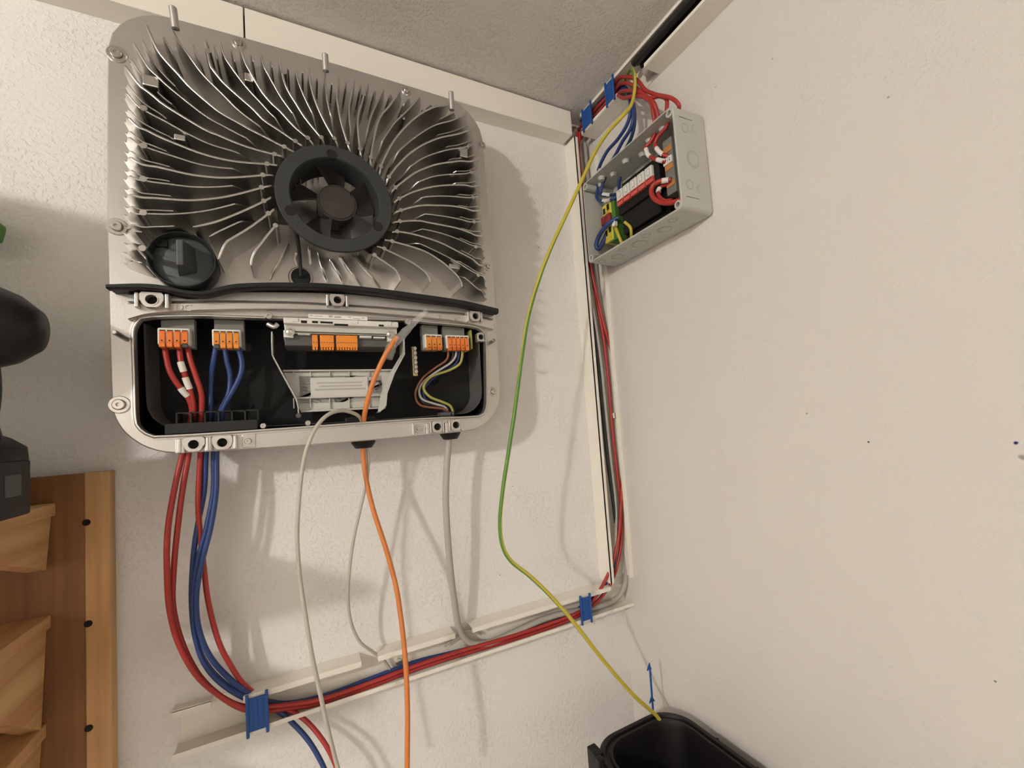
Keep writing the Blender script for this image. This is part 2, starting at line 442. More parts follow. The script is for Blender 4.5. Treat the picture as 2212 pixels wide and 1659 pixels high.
fin_paths = {}; fin_kind = {}
for line in FINS.strip().splitlines():
    t = line.split(); P = [tuple(map(float, w.split(','))) for w in t[2:]]
    fin_kind[t[0]] = t[1]
    pts = []
    for i, p in enumerate(P):
        off = FO+FH
        if t[1] == 't' and i == len(P)-1: off = FO+.016
        if t[1] == 'w' and i == len(P)-1: off = FO+.045
        if t[1] == 'r': off = FO+.010
        if t[0][0] == 'S' and i == 0: off = FO+.040
        q = A(p[0], p[1], off); pts.append(Vector((q.x, 0, q.z)))
    fin_paths[t[0]] = pts
def resample(pts, n):
    L = [0]
    for a, b in zip(pts, pts[1:]): L.append(L[-1]+(b-a).length)
    out = []; j = 0
    for k in range(n):
        s = L[-1]*k/(n-1)
        while j < len(pts)-2 and L[j+1] < s: j += 1
        u = (s-L[j])/max(1e-9, L[j+1]-L[j]); out.append(pts[j].lerp(pts[j+1], min(1, max(0, u))))
    return out, L[-1]
def fin_mesh(pts, hs, w_top=.0011, w_base=.0017):
    m = MB(); loops = []
    n = len(pts)
    for i, (p, h) in enumerate(zip(pts, hs)):
        t = (pts[min(i+1, n-1)]-pts[max(i-1, 0)]).normalized(); s = Vector((-t.z, 0, t.x))
        e = 1 if 0 < i < n-1 else .55
        y0, y1 = -(FO-.001), -(FO+h)
        loops.append([p+s*w_base*e+Vector((0, y0, 0)), p+s*w_top*e+Vector((0, y1+.0004, 0)), p+s*w_top*.45*e+Vector((0, y1, 0)),
                      p-s*w_top*.45*e+Vector((0, y1, 0)), p-s*w_top*e+Vector((0, y1+.0004, 0)), p-s*w_base*e+Vector((0, y0, 0))])
    return m.loops(loops, True, True)
KC = A(392, 557.5, .132); KR = (A(468, 557, .132)-A(316, 557, .132)).length/2; KRAD = KR+.001
def runs(pts, hs):
    out = []; cur = []
    for p, h in zip(pts, hs):
        if math.hypot(p.x-KC.x, p.z-KC.z) < KRAD:
            if len(cur) > 1: out.append(cur)
            cur = []
        else: cur.append((p, h))
    if len(cur) > 1: out.append(cur)
    return out
def put_fin(pts, hs, wt, wb):
    for r in runs(pts, hs):
        fin_mesh([a for a, b in r], [b for a, b in r], wt, wb).build('fin', M['fin'], inv, True, angle=25)
def sstep(x): x = min(1, max(0, x)); return x*x*(3-2*x)
for k, pts in fin_paths.items():
    kd = fin_kind[k]; pp = smooth(pts, 6)
    if k[0] == 'M' : pp = [pp[0]+(Vector((XC, 0, .3295))-pp[0]).normalized()*.022] + pp
    q, Ln = resample(pp, 34); hs = []
    for i in range(34):
        s = Ln*i/33; e = Ln-s; h = FH
        if kd == 't': h = FH*(.28+.72*sstep(e/.026)) if k[0] != 'X' else FH*(.28+.6*sstep(e/.026))
        elif kd == 'w': h = FH*(.80+.20*sstep(e/.05))
        elif kd == 'r': h = .012*(.2+.8*sstep(e/.02))*(1 if s > .004 else .6)
        elif kd == 'v': h = FH*(.9+.1*sstep(e/.02))
        if k[0] == 'S': h = min(h, FH*(.50+.50*min(1, s/.022)))
        if k[0] == 'M': h = min(h, FH*(.55+.45*min(1, s/.026)))
        if k[0] == 'X': h = min(h, FH*(.3+.7*min(1, s/.03)))
        hs.append(h)
    wt = .0013 if k[0] == 'M' else (.0016 if kd == 'r' else .0010)
    put_fin(q, hs, wt, wt+.0007)
order = ['X1', 'S2', 'M3', 'S3', 'M4', 'S4', 'M5', 'S5', 'M6', 'S6', 'M7', 'S7', 'M8', 'S8', 'M9', 'S9', 'M10', 'S10', 'M11', 'S11', 'M12', 'S12', 'M13', 'S13', 'M14', 'S14', 'M15', 'S15', 'M16', 'S16', 'M17', 'S17', 'M18', 'S18', 'M19', 'S19', 'M20', 'S20', 'M21', 'S21', 'M22', 'S22', 'X2']
for a, b in zip(order, order[1:]):
    if 'X1' in (a, b) or 'X2' in (a, b): frac = .30
    else: frac = .50 if order.index(a) < 12 or order.index(a) > 28 else .34
    pa = smooth(fin_paths[a], 6)[::-1]; pb = smooth(fin_paths[b], 6)[::-1]
    la = resample(pa, 60)[1]; lb = resample(pb, 60)[1]; L = min(la, lb)*frac
    def cut(p, l):
        n = 120; q, T = resample(p, n); return [q[min(n-1, int(round(l*k/19/T*(n-1))))] for k in range(20)]
    mid = [u.lerp(v, .5) for u, v in zip(cut(pa, L), cut(pb, L))]
    if a in ('M16', 'S8', 'S12') or b in ('M16', 'S8', 'S12'):
        pass
    q, Ln = resample(mid[::-1], 20); hs = []
    for i in range(20):
        s = Ln*i/19; e = Ln-s
        hs.append(.044*(.30+.70*sstep(e/.024))*(.25+.75*sstep(s/.016)))
    put_fin(q, hs, .0009, .0015)

def peg(px, py, r, h, name='pin', m='fin'):
    p = A(px, py, FO+h)
    return MB().cyl((p.x, -FO+.001, p.z), (p.x, -(FO+h), p.z), r*1.08, r, 14).build(name, M[m], inv, True)
for k in fin_paths:
    if k[0] == 'M':
        p = fin_paths[k][1]
        MB().cyl((p.x, -FO+.001, p.z), (p.x, -(FO+FH+.0006), p.z), .0034, .0031, 14).build('boss', M['fin'], inv, True)
for (x, y) in ((310, 233), (310, 314), (309, 386), (309, 459), (307, 536), (1014, 314), (1018, 372), (1022, 426), (1024, 479), (1028, 533), (1033, 594), (449, 109), (613, 155), (786, 203), (916, 237)):
    peg(x, y, .0036 if x < 700 else .0030, FH+.001)
for (x, y, w, h, hh) in ((325, 174, .016, .014, .052), (537, 166, .010, .012, .05), (388, 296, .012, .008, .05), (1002, 328, .014, .018, .048), (870, 252, .008, .008, .045), (982, 575, .018, .008, .046)):
    p = A(x, y, FO+hh)
    MB().box((p.x-w/2, -FO+.001, p.z-h/2), (p.x+w/2, -(FO+hh), p.z+h/2)).build('ejector_pad', M['fin'], inv, False, .0015)
for (bx, by, tx, ty) in ((379, 60, 373, 14), (704, 152, 702, 116), (976, 236, 974, 198)):
    b0 = A(bx, by, FO+.046); t0 = A(tx, ty, FO+.050)
    MB().tube([b0-(t0-b0)*.05, b0, b0.lerp(t0, .5), b0.lerp(t0, .9), t0], lambda u: .0044 if u < .8 else .0044*(1-((u-.8)/.2)**2*.75), 12, 4).build('hook_tab', M['alu'], inv, True)

# flange screws
def screw(px, py, r, off=FO):
    p = A(px, py, off+.002)
    o = MB().lathe((p.x, -off, p.z), (0, -1, 0), [(0, 0), (r, 0), (r, .0012), (r*.93, .0018), (r*.66, .0018), (r*.64, .0008), (r*.60, .0008), (r*.58, .0046), (r*.50, .0054), (r*.22, .0054), (r*.20, .0030), (0, .0030)], 28).build('screw', M['steel'], inv, True, angle=30)
    return o
for (x, y, r) in ((251, 115, .0108), (515, 92, .0085), (878, 195, .0080), (1041, 313, .0080), (1055, 575, .0080), (252, 489, .0108), (257, 874, .0108), (1066, 846, .0085), (536, 953, .0072), (905, 926, .0068)):
    screw(x, y, r)

# fan
fan_c = Vector((XC-.0005, 0, .3295)); RO = .158
def ringprof(o, prof, name, m, seg=72):
    rings = []
    for r, off in prof:
        rings.append([(fan_c.x+r*math.cos(2*math.pi*k/seg), -off, fan_c.z+r*math.sin(2*math.pi*k/seg)) for k in range(seg)])
    o_ = MB().loops(rings).build(name, M[m], o, True, angle=40); return o_
fr = ringprof(inv, [(.0570, .110), (.0586, .110), (.0590, .1525), (.0762, .1530), (.0762, .1572), (.0754, .158), (.0592, .158), (.0582, .1570), (.0575, .150), (.0570, .110)], 'fan_ring', 'ringm')
for (x, y) in ((717, 333), (627, 455), (816, 489)):
    p = A(x, y, RO)
    MB().lathe((p.x, -RO+.002, p.z), (0, -1, 0), [(0, 0), (.0068, 0), (.0068, .0024), (.0064, .0024), (.0064, .0022), (0, .0021)], 20).build('screw_hole', M['hole'], fr, True)
hub = MB().lathe((fan_c.x+.002, -.112, fan_c.z), (0, -1, 0), [(0, 0), (.026, 0), (.0272, .030), (.0262, .0335), (.0250, .0335), (.0248, .0328), (.0235, .0328), (.0232, .0340), (0, .0340)], 48).build('fan_hub', M['blade'], inv, True, angle=30)
for k in range(5):
    a0 = math.radians(88+72*k); m = MB(); fr_, bk_ = [], []
    NR, NS = 6, 8
    for side in (0, 1):
        for i in range(NR+1):
            r = .0245+(.0555-.0245)*i/NR; span = math.radians(50-8*i/NR)
            for j in range(NS+1):
                s = j/NS-.5; a = a0+span*s+.12*(i/NR)
                yy = .134+.030*s*(1-.25*i/NR)-.004*(1-4*s*s)+(.0012 if side else 0)
                m.v.append(Vector((fan_c.x+r*math.cos(a), -yy, fan_c.z+r*math.sin(a))))
    n1 = (NR+1)*(NS+1)
    for i in range(NR):
        for j in range(NS):
            q = [i*(NS+1)+j, i*(NS+1)+j+1, (i+1)*(NS+1)+j+1, (i+1)*(NS+1)+j]
            m.f.append(q); m.mi.append(0); m.f.append([n1+x for x in q[::-1]]); m.mi.append(0)
    edge = [j for j in range(NS)] ; 
    rim = [j for j in range(NS+1)]+[i*(NS+1)+NS for i in range(1, NR+1)]+[NR*(NS+1)+j for j in range(NS-1, -1, -1)]+[i*(NS+1) for i in range(NR-1, 0, -1)]
    for u, v in zip(rim, rim[1:]+rim[:1]): m.f.append([u, v, n1+v, n1+u]); m.mi.append(0)
    m.build('fan_blade', M['blade'], inv, True, angle=50)
# fan cable and its round grommet
gp = A(650, 596, FO+.012)
MB().tube([A(640, 500, .140), A(645, 530, .130), A(648, 560, .120), A(650, 596, .112)], .0024, 10).build('fan_cable', M['rubber'], inv, True)
MB().lathe((gp.x, -FO, gp.z), (0, -1, 0), [(0, 0), (.0165, 0), (.0165, .004), (.0150, .0055), (.0130, .0055)], 32).build('grommet_seat', M['alu'], inv, True)
MB().lathe((gp.x, -FO-.004, gp.z), (0, -1, 0), [(0, 0), (.0128, 0), (.0128, .005), (.0118, .0065), (.004, .0070), (.003, .0085), (0, .0085)], 32).build('cable_grommet', M['rubber'], inv, True)

# rotary DC switch
kc = KC
MB().lathe((kc.x, -FO+.002, kc.z), (0, -1, 0), [(0, 0), (KR*.96, 0), (KR, .004), (KR, .036), (KR-.0007, .037), (KR-.0016, .037), (KR-.0022, .036), (KR-.0032, .0245), (0, .0245)], 64).build('dc_switch', M['knob'], inv, True, angle=35)
sw = inv.children[-1]
MB().lathe((kc.x, -FO-.021, kc.z), (0, -1, 0), [(0, 0), (KR-.0036, 0), (KR-.0036, .0018), (KR-.0046, .0024), (0, .0024)], 64).build('switch_face', M['knobf'], sw, True, angle=35)
fr4 = [A(379.8, 516.7, .150), A(395, 516.7, .150), A(396, 572, .150), A(381, 572, .150)]
bk4 = [A(392, 520, .111), A(426, 541, .111), A(433, 594, .111), A(388, 602.5, .111)]
MB().hexa(fr4+bk4).build('switch_handle', M['knobf'], sw, False, .0012)
c1 = A(343, 522, .124)
MB().box((c1.x-.008, -.114, c1.z-.005), (c1.x+.008, -.1215, c1.z+.005)).build('lock_slot', M['black'], sw, False, .001)

# rubber strip across the housing
top = [(228, 613), (300, 611), (350, 615), (400, 625), (440, 627), (480, 617), (520, 611), (600, 609), (700, 611), (800, 620), (900, 633), (1000, 648), (1077, 666)]
bot = [(228, 622), (300, 622), (350, 626), (400, 635), (440, 637), (480, 628), (520, 622), (600, 620), (700, 622), (800, 631), (900, 645), (1000, 659), (1077, 677)]
tp = smooth([A(x, y, .126) for x, y in top], 4); bp_ = smooth([A(x, y, .126) for x, y in bot], 4)
L = []
for t_, b_ in zip(tp, bp_):
    L.append([t_+Vector((0, .032, 0)), t_+Vector((0, .002, 0)), t_+Vector((0, 0, -.0012)), b_+Vector((0, 0, .0010)), b_+Vector((0, .002, 0)), b_+Vector((0, .012, 0)), b_+Vector((0, .013, .002)), b_+Vector((0, .032, .002))])
MB().loops(L, True, True).build('rubber_seal', M['rubber'], inv, True, angle=40)

# ledges between the seal and the opening
def ledge(up, lo, off, name='cover_ledge'):
    U = smooth([A(x, y, off) for x, y in up], 4); D = smooth([A(x, y, off) for x, y in lo], 4)
    U, _ = resample(U, 60); D, _ = resample(D, 60)
    loops = [[u+Vector((0, off-FO+.001, 0)), u+Vector((0, .0012, 0)), u+Vector((0, 0, -.001)), d+Vector((0, 0, .001)), d+Vector((0, .0012, 0)), d+Vector((0, off-FO+.001, 0))] for u, d in zip(U, D)]
    return MB().loops(loops, True, True).build(name, M['alu'], inv, True, angle=40)
ledge([(276, 634), (350, 640), (420, 645), (470, 636), (520, 630), (700, 632), (800, 639), (900, 652), (1000, 665), (1066, 678)],
      [(276, 652), (350, 652), (420, 651), (480, 650), (560, 651), (650, 653), (800, 662), (930, 672), (1010, 678), (1066, 690)], .102)
ledge([(276, 655), (350, 655), (420, 654), (480, 653), (560, 654), (650, 656), (800, 665), (930, 675), (1010, 681), (1066, 693)],
      [(276, 690), (300, 683), (330, 677), (420, 671), (560, 668), (700, 670), (800, 676), (940, 688), (1000, 696), (1066, 712)], .105)

# emboss
def text_part(txt, size, pos, parent, m, extr=.0005, name='lettering', rot=(math.radians(90), 0, 0)):
    cu = bpy.data.curves.new(name, 'FONT'); cu.body = txt; cu.size = size; cu.extrude = extr; cu.align_x = 'CENTER'; cu.align_y = 'CENTER'
    o = bpy.data.objects.new(name, cu); COL.objects.link(o)
    me = bpy.data.meshes.new_from_object(o); bpy.data.objects.remove(o); bpy.data.curves.remove(cu)
    me.materials.clear(); me.materials.append(m)
    n = bpy.data.objects.new(name, me); link(n, parent); n.rotation_euler = rot
    n.location = Vector(pos)-WORLD[parent]; WORLD[n] = WORLD[parent]; return n
text_part('DC', .0125, A(396, 665, .1055), inv, M['alu'], .0009)
text_part('OP', .0095, A(947, 685, .1055), inv, M['alu'], .0009)
text_part('AC', .0095, A(987, 690, .1055), inv, M['alu'], .0009)

# latch brackets with round holes
def bracket(px, py, w, h, off=.100, name='cover_catch', dep=.012):
    p = A(px, py, off+dep); x, z = p.x, p.z; y0, y1 = -(off-.006), -(off+dep)
    m = MB(); N = 24; R = h*.30
    sq = []
    for k in range(N):
        a = 2*math.pi*k/N; ca, sa = math.cos(a), math.sin(a); s = 1/max(abs(ca)/(w*.36), abs(sa)/(h*.5)); s = min(s, h*.56 if sa < 0 else 9)
        sq.append((x+ca*s, z+sa*s))
    hole = [(x+R*math.cos(2*math.pi*k/N), z+R*math.sin(2*math.pi*k/N)) for k in range(N)]
    hole2 = [(x+R*1.18*math.cos(2*math.pi*k/N), z+R*1.18*math.sin(2*math.pi*k/N)) for k in range(N)]
    m.loops([[(a, y0, b) for a, b in sq], [(a, y1+.001, b) for a, b in sq], [(x+(a-x)*.95, y1, z+(b-z)*.95) for a, b in sq], [(a, y1, b) for a, b in hole2], [(a, y1-.0008, b) for a, b in hole2], [(a, y1-.0008, b) for a, b in hole], [(a, -off, b) for a, b in hole]])
    b = m.build(name, M['alu'], inv, True, angle=35)
    MB().cyl((x, -off-.0004, z), (x, -off-.0022, z), R*.99, seg=24).build('catch_hole', M['hole'], b)
    for s in (-1, 1):
        MB().box((x+s*w*.38, y0, z-h*.5), (x+s*w*.5, y1+.001, z+h*.45)).build('cheek', M['alu'], b, False, .001)
    return b
bracket(327, 647, .034, .020, .104); bracket(729, 648, .030, .018, .104); bracket(1027, 683, .028, .018, .104, dep=.010)
for (x, y, w) in ((418, 960, .034), (480, 956, .032), (945, 922, .024), (985, 918, .024)):
    bracket(x, y, w, .019, .095, 'bottom_catch', .010)
for (x0, y0_, x1, y1_) in ((378, 948, 399, 979), (441, 947, 459, 975), (498, 944, 508, 970), (521, 938, 552, 966), (890, 914, 897, 940), (920, 914, 929, 938), (961, 913, 970, 935), (998, 911, 1003, 932)):
    p, q = A(x0, y0_, .103), A(x1, y1_, .103)
    MB().box((p.x, -.094, p.z), (q.x, -.103 if x0 != 521 else -.0965, q.z)).build('guide_rib', M['alu'], inv, False, .0012)
for (bx, by, tx, ty) in ((276, 734, 246, 717), (1058, 741, 1067, 735)):
    b0, t0 = A(bx, by, FO), A(tx, ty, FO+.030); t0 = Vector((b0.x, t0.y, b0.z)) if False else t0
    MB().tube([A(bx, by, FO-.002), A(bx, by, FO).lerp(t0, .5), A(bx, by, FO).lerp(t0, .92), t0], lambda u: .0030 if u < .85 else .0022, 12, 3).build('guide_pin', M['dsteel'], inv, True)

# ---------------------------------------------------------------- inside the inverter's connection area
def pbox(m, x0, y0, x1, y1, off, back, mi=0):
    p, q = A(x0, y0, off), A(x1, y1, off)
    m.box((p.x, -back, p.z), (q.x, -off, q.z), mi); return p, q
def terminal(x0, y0, x1, y1, n, up, dead=(), side=1, letters=None, om='orange', off=.092):
    p, q = A(x0, y0, off), A(x1, y1, off)
    w = (q.x-p.x); h = p.z-q.z
    t = MB(); t.box((p.x+side*.001, -.066, q.z+.002), (q.x+side*.003, -off+.012, p.z+up))
    t.build('terminal_block', M['greyp'], inv, False, .0012); tb = inv.children[-1]
    MB().box((p.x, -off+.014, q.z+.004), (q.x, -off, p.z)).build('terminal_face', M['whitep'], tb, False, .0018)
    g = w*.045; cw = (w-2*g)/n
    for k in range(n):
        cx = p.x+g+cw*(k+.5); hw = cw*.40
        if k in dead:
            MB().box((cx-hw, -off+.004, q.z+.0005), (cx+hw, -off-.0015, q.z+h*.22)).build('clear_cap', M['dgrey'], tb, False, .0008)
        m = MB(); z0 = q.z+(h*.22 if k in dead else 0); z1 = p.z-h*.16
        prof = [(-off-.0006, z1), (-off-.0028, z1-h*.10), (-off-.0034, q.z+h*.30), (-off-.0046, q.z+h*.20), (-off-.0040, z0+.0006), (-off-.0012, z0), (-off+.006, z0), (-off+.006, z1)]
        m.loops([[(cx-hw*e, y, z) for y, z in prof] for e in (1, -1)], True, True)
        lv = m.build('lever', M[om], tb, False, .0006)
        zz = q.z+h*.34
        MB().cyl((cx, -off-.0030, zz), (cx, -off-.0038, zz), cw*.12, seg=12).build('test_hole', M['hole'], lv)
        MB().box((cx-hw, -off+.003, z1), (cx+hw, -off-.0003, z1+h*.045)).build('lever_slot', M['hole'], tb)
        if letters and k < len(letters) and letters[k]:
            text_part(letters[k], cw*.62, (cx, -off-.0052, q.z+h*.115), lv, M['dred'], .0002)
    return tb
terminal(339, 707, 411, 752, 4, .020, dead=(3,), side=1, om='orange')
terminal(457, 710, 521, 754, 4, .020, dead=(0,), side=1, om='orange2')
terminal(917, 721, 957, 757, 3, .018, side=-1, letters=['N', 'N', 'L1'], om='orange2')
terminal(963, 723, 1015, 758, 5, .018, side=-1, letters=['L1', 'L2', 'L3', 'N', None], om='orange')
p, q = A(1015, 712, .085), A(1022, 754, .085)
MB().box((p.x, -.045, q.z), (q.x, -.085, p.z)).build('earth_terminal', M['olive'], inv, False, .0012)

# black cable comb at the bottom left of the tray
cb = MB(); p, q = A(355, 907, .088), A(557, 927, .088)
zt = A(456, 888, .088).z
cb.box((p.x, -.060, q.z), (q.x, -.088, zt-.014))
comb = cb.build('cable_comb', M['comb'], inv, False, .001)
xa, xb = A(382, 895, .084).x, A(557, 895, .084).x
for k in range(7):
    x = xa+(xb-xa)*k/6
    MB().box((x-.0008, -.060, zt-.0145), (x+.0008, -.086, zt)).build('comb_wall', M['comb'], comb)
MB().box((xa, -.0845, zt-.0015), (xb, -.086, zt)).build('comb_edge', M['comb'], comb)
MB().box((xa, -.060, zt-.0015), (xb, -.0615, zt)).build('comb_edge', M['comb'], comb)
def tray_screw(x, y, off=.084):
    p = A(x, y, off)
    MB().lathe((p.x, -off+.006, p.z), (0, -1, 0), [(0, 0), (.0042, 0), (.0042, .005), (.0034, .0062), (.0014, .0062), (.0012, .005), (0, .005)], 18).build('tray_screw', M['steel'], inv, True, angle=30)
tray_screw(568, 920); tray_screw(665, 914)
for (x, y) in ((455, 866), (535, 876), (942, 824)):
    p = A(x, y, .034); MB().lathe((p.x, -.0295, p.z), (0, -1, 0), [(0, 0), (.0055, 0), (.0055, .004), (.0035, .004), (.0035, .001), (0, .001)], 16).build('mould_boss', M['blackm'], inv, True)

# brass earth rail with screws
p, q = A(889, 748, .070), A(903, 812, .070)
er = MB().box((p.x, -.058, q.z), (q.x, -.070, p.z)).build('earth_rail', M['brass'], inv, False, .0008)
for k in range(6):
    z = p.z+(q.z-p.z)*(k+.5)/6.4
    MB().lathe(((p.x+q.x)/2+.0008, -.070, z), (0, -1, 0), [(0, 0), (.0036, 0), (.0036, .002), (.0028, .003), (.0012, .003), (.001, .0018), (0, .0018)], 16).build('rail_screw', M['steel'], er, True, angle=30)

# data board: white cover in steps, orange plugs, clear hinged flap below
db = MB(); pbox(db, 612, 685, 861, 707, .116, .060); board = db.build('data_board', M['whitep'], inv, False, .0012)
def part(name, m, x0, y0, x1, y1, off, back, par, bev=.0006):
    mb = MB(); pbox(mb, x0, y0, x1, y1, off, back); return mb.build(name, M[m], par, False, bev)
lb = part('print_label', 'labelw', 666, 678, 794, 692, .1165, .114, board, .0004)
for (x0, y0, x1, y1) in ((669, 680, 675, 682), (679, 682, 697, 684), (710, 681, 719, 686), (722, 683, 737, 687), (752, 684, 758, 686), (762, 687, 778, 689), (781, 686, 788, 688)):
    part('print_mark', 'print', x0, y0, x1, y1, .1168, .116, lb, 0)
for (x0, y0, x1, y1) in ((650, 692, 663, 698), (674, 693, 687, 698), (692, 694, 719, 699), (722, 699, 752, 703), (818, 701, 829, 705)):
    part('port_slot', 'hole', x0, y0, x1, y1, .1165, .112, board, 0)
for (x0, y0, x1, y1) in ((630, 686, 645, 695), (759, 691, 773, 700), (833, 694, 846, 703)):
    part('clip_tab', 'whitep', x0, y0, x1, y1, .1172, .114, board, .0006)
t2 = part('board_tier', 'flap', 614, 698, 858, 722, .108, .060, board, .001)
part('board_tier_edge', 'whitep', 634, 719, 842, 724, .1095, .070, board, .0006)
part('board_base', 'dgrey', 614, 722, 856, 750, .102, .055, board, .001)
for (x, y) in ((626, 716), (843, 721)):
    p = A(x, y, .112)
    MB().lathe((p.x, -.107, p.z), (0, -1, 0), [(0, 0), (.0062, 0), (.0062, .003), (.0045, .003), (.0042, .0045), (.002, .0055), (0, .0050)], 20).build('board_screw', M['steel'], board, True, angle=30)
part('screw_foot', 'whitep', 612, 713, 634, 729, .1085, .080, board); part('screw_foot', 'whitep', 836, 716, 855, 738, .1075, .080, board)
for (x0, y0, x1, y1, n) in ((674, 723, 687, 750, 2), (691, 723.5, 722, 750.5, 5), (726, 724, 773, 751, 8)):
    pl = part('orange_plug', 'orange2', x0, y0, x1, y1, .109, .085, board, .0005)
    p, q = A(x0, y0, .109), A(x1, y1, .109); cw = (q.x-p.x)/n
    for k in range(n):
        cx = p.x+cw*(k+.5)
        MB().box((cx-cw*.32, -.100, q.z-.0035), (cx+cw*.32, -.108, q.z)).build('plug_tooth', M['orange2'], pl)
        MB().box((cx-cw*.25, -.1088, q.z+(p.z-q.z)*.36), (cx+cw*.25, -.1094, q.z+(p.z-q.z)*.41)).build('wire_mark', M['brn'], pl)
for (x0, y0, x1, y1) in ((777, 725, 803, 730), (807, 727, 832, 731), (643, 720, 671, 723)):
    part('blank_slot', 'whitep', x0, y0, x1, y1, .1095, .095, board)
# side arms and flap
def strip(pts, w, depth, name, m, par, bev=.0004):
    m_ = MB(); L = []
    pts = [Vector(p) for p in pts]
    for i, p in enumerate(pts):
        t = (pts[min(i+1, len(pts)-1)]-pts[max(i-1, 0)]).normalized(); s = Vector((-t.z, 0, t.x))
        L.append([p+s*w, p-s*w, p-s*w+Vector((0, depth, 0)), p+s*w+Vector((0, depth, 0))])
    return m_.loops(L, True, True).build(name, M[m], par, False, bev)
flap = part('hinged_flap', 'flap', 645, 812, 828, 866, .066, .063, inv)
mf = MB(); P = [A(x, y, .066) for x, y in ((612, 805), (846, 800), (828, 878), (648, 888))]
mf.prism(P, (0, .003, 0)); mf.build('flap_panel', M['flap'], flap, False, .0006)
for (a, b) in (((611, 801), (848, 796)), ((640, 860), (832, 851)), ((650, 889), (830, 878))):
    p, q = A(*a, .070), A(*b, .070)
    MB().box((p.x, -.060, p.z-.0012), (q.x, -.072, p.z+.0012)).build('flap_rib', M['flap'], flap, False, .0004)
for x in (634, 670, 712, 754, 797):
    for (ya, yb) in ((800, 813), (860, 882)):
        p = A(x, ya, .070); q = A(x, yb, .070)
        MB().box((p.x-.0006, -.063, q.z), (p.x+.0006, -.0695, p.z)).build('flap_rib', M['flap'], flap)
lb2 = part('warning_label', 'labelg', 670, 816, 796, 856, .0672, .0655, flap, .0002)
for (x0, y0, x1) in ((684, 826, 782), (690, 833, 782), (680, 840, 790)):
    part('print_line', 'print', x0, y0, x1, y0+1.0, .0674, .067, lb2, 0)
for (x0, y0, x1, y1) in ((797, 822, 822, 825), (797, 822, 800, 840), (819, 822, 822, 834)):
    part('symbol_line', 'printd', x0, y0, x1, y1, .0674, .0655, flap, 0)
strip([A(820.5, 833, .0674), A(811, 842, .0674)], .0009, .001, 'symbol_line', 'printd', flap, 0)
arm = strip([A(587, 716, .104), A(587, 740, .104), A(588, 766, .100), A(606, 800, .092), A(640, 862, .084), A(644, 880, .082), A(645, 898, .080)], .0008, .034, 'flap_arm', 'flap', inv)
p = A(645, 898, .080); MB().lathe((p.x, -.074, p.z), (0, -1, 0), [(0, 0), (.004, 0), (.004, .006), (.003, .008), (0, .008)], 14).build('hinge_pin', M['dgrey'], arm, True)
strip([A(873, 733, .104), A(874, 765, .100), A(852, 806, .092), A(836, 850, .084), A(834, 876, .082), A(820, 890, .080)], .0008, .034, 'flap_arm', 'flap', inv)
mp_ = MB(); mp_.prism([A(x, y, .078) for x, y in ((870, 760), (850, 806), (835, 852), (833, 882), (816, 891), (822, 855), (838, 812), (852, 790))], (0, .002, 0)); mp_.build('arm_web', M['flap'], inv, False, .0003)
MB().tube([A(578, 700, .102), A(592, 706, .104), A(600, 700, .104)], .0032, 10).build('hinge_lug', M['alu'], inv, True)
for (x, y) in ((580, 682), (881, 695)):
    p = A(x, y, .104)
    MB().lathe((p.x, -.099, p.z), (0, -1, 0), [(0, 0), (.0052, 0), (.0052, .004), (.0044, .006), (.002, .006), (.0016, .004), (0, .004)], 20).build('lid_screw', M['steel'], inv, True, angle=30)
# corner lug top right of the opening
lug = bracket(1039, 728, .013, .016, .090, 'corner_lug', .006)

# black glands under the inverter and their inner nuts
def gland(px, py0, py1, r, nx=None):
    p = A(px, py0, .066); q = A(px, py1, .066)
    g = MB().lathe((p.x, p.y, p.z+.012), (0, 0, -1), [(0, 0), (r, 0), (r, .010), (r*.98, .012+.3*(p.z-q.z)), (r*.72, .012+.92*(p.z-q.z)), (r*.62, .012+(p.z-q.z)), (0, .012+(p.z-q.z))], 20).build('cable_gland', M['black'], inv, True, angle=40)
    MB().lathe((p.x, p.y, p.z+.012), (0, 0, 1), [(0, 0), (r*.8, 0), (r*.8, .020), (r*.6, .022), (0, .022)], 8).build('gland_nut', M['blackm'], g)
gland(785, 951, 968, .0185); gland(972, 932, 949, .0180)
p, q = A(745, 902, .080), A(812, 912, .080); MB().box((p.x, -.060, q.z-.006), (q.x, -.082, p.z)).build('gland_seat', M['black'], inv, False, .002)
p, q = A(952, 891, .080), A(982, 901, .080); MB().box((p.x, -.060, q.z-.006), (q.x, -.080, p.z)).build('gland_seat', M['dgrey'], inv, False, .001)

# ---------------------------------------------------------------- cable ducts
def duct_end_box(m, lo, hi): m.box(lo, hi)
T = .0018
# ceiling duct on the front wall with two snapped-on covers
XE = A(1236, 291, .037).x
d1 = thing('cable_duct', (-.9, 0, .631), 'closed cream cable duct running under the ceiling above the inverter', 'cable duct')
MB().box((-1.9, -.002, .634), (XE+.012, 0, .686)).build('duct_back', M['pvc'], d1)
for (x0, x1) in ((-1.9, A(525.2, 40, .037).x), (A(529, 40, .037).x, XE)):
    m = MB(); pr = [(0, .631), (-.037, .631), (-.0378, .6318), (-.0378, .6845), (-.037, .6855), (0, .6855), (0, .6835), (-.0358, .6835), (-.0358, .633), (0, .633)]
    m.loops([[(x, y, z) for y, z in pr] for x in (x0, x1)], True, True); m.build('duct_cover', M['pvc'], d1, False, .0006)
for z in (.6375, .679):
    MB().box((-1.9, -.030, z-.0012), (XE+.006, -.002, z+.0012)).build('duct_side', M['pvc'], d1)

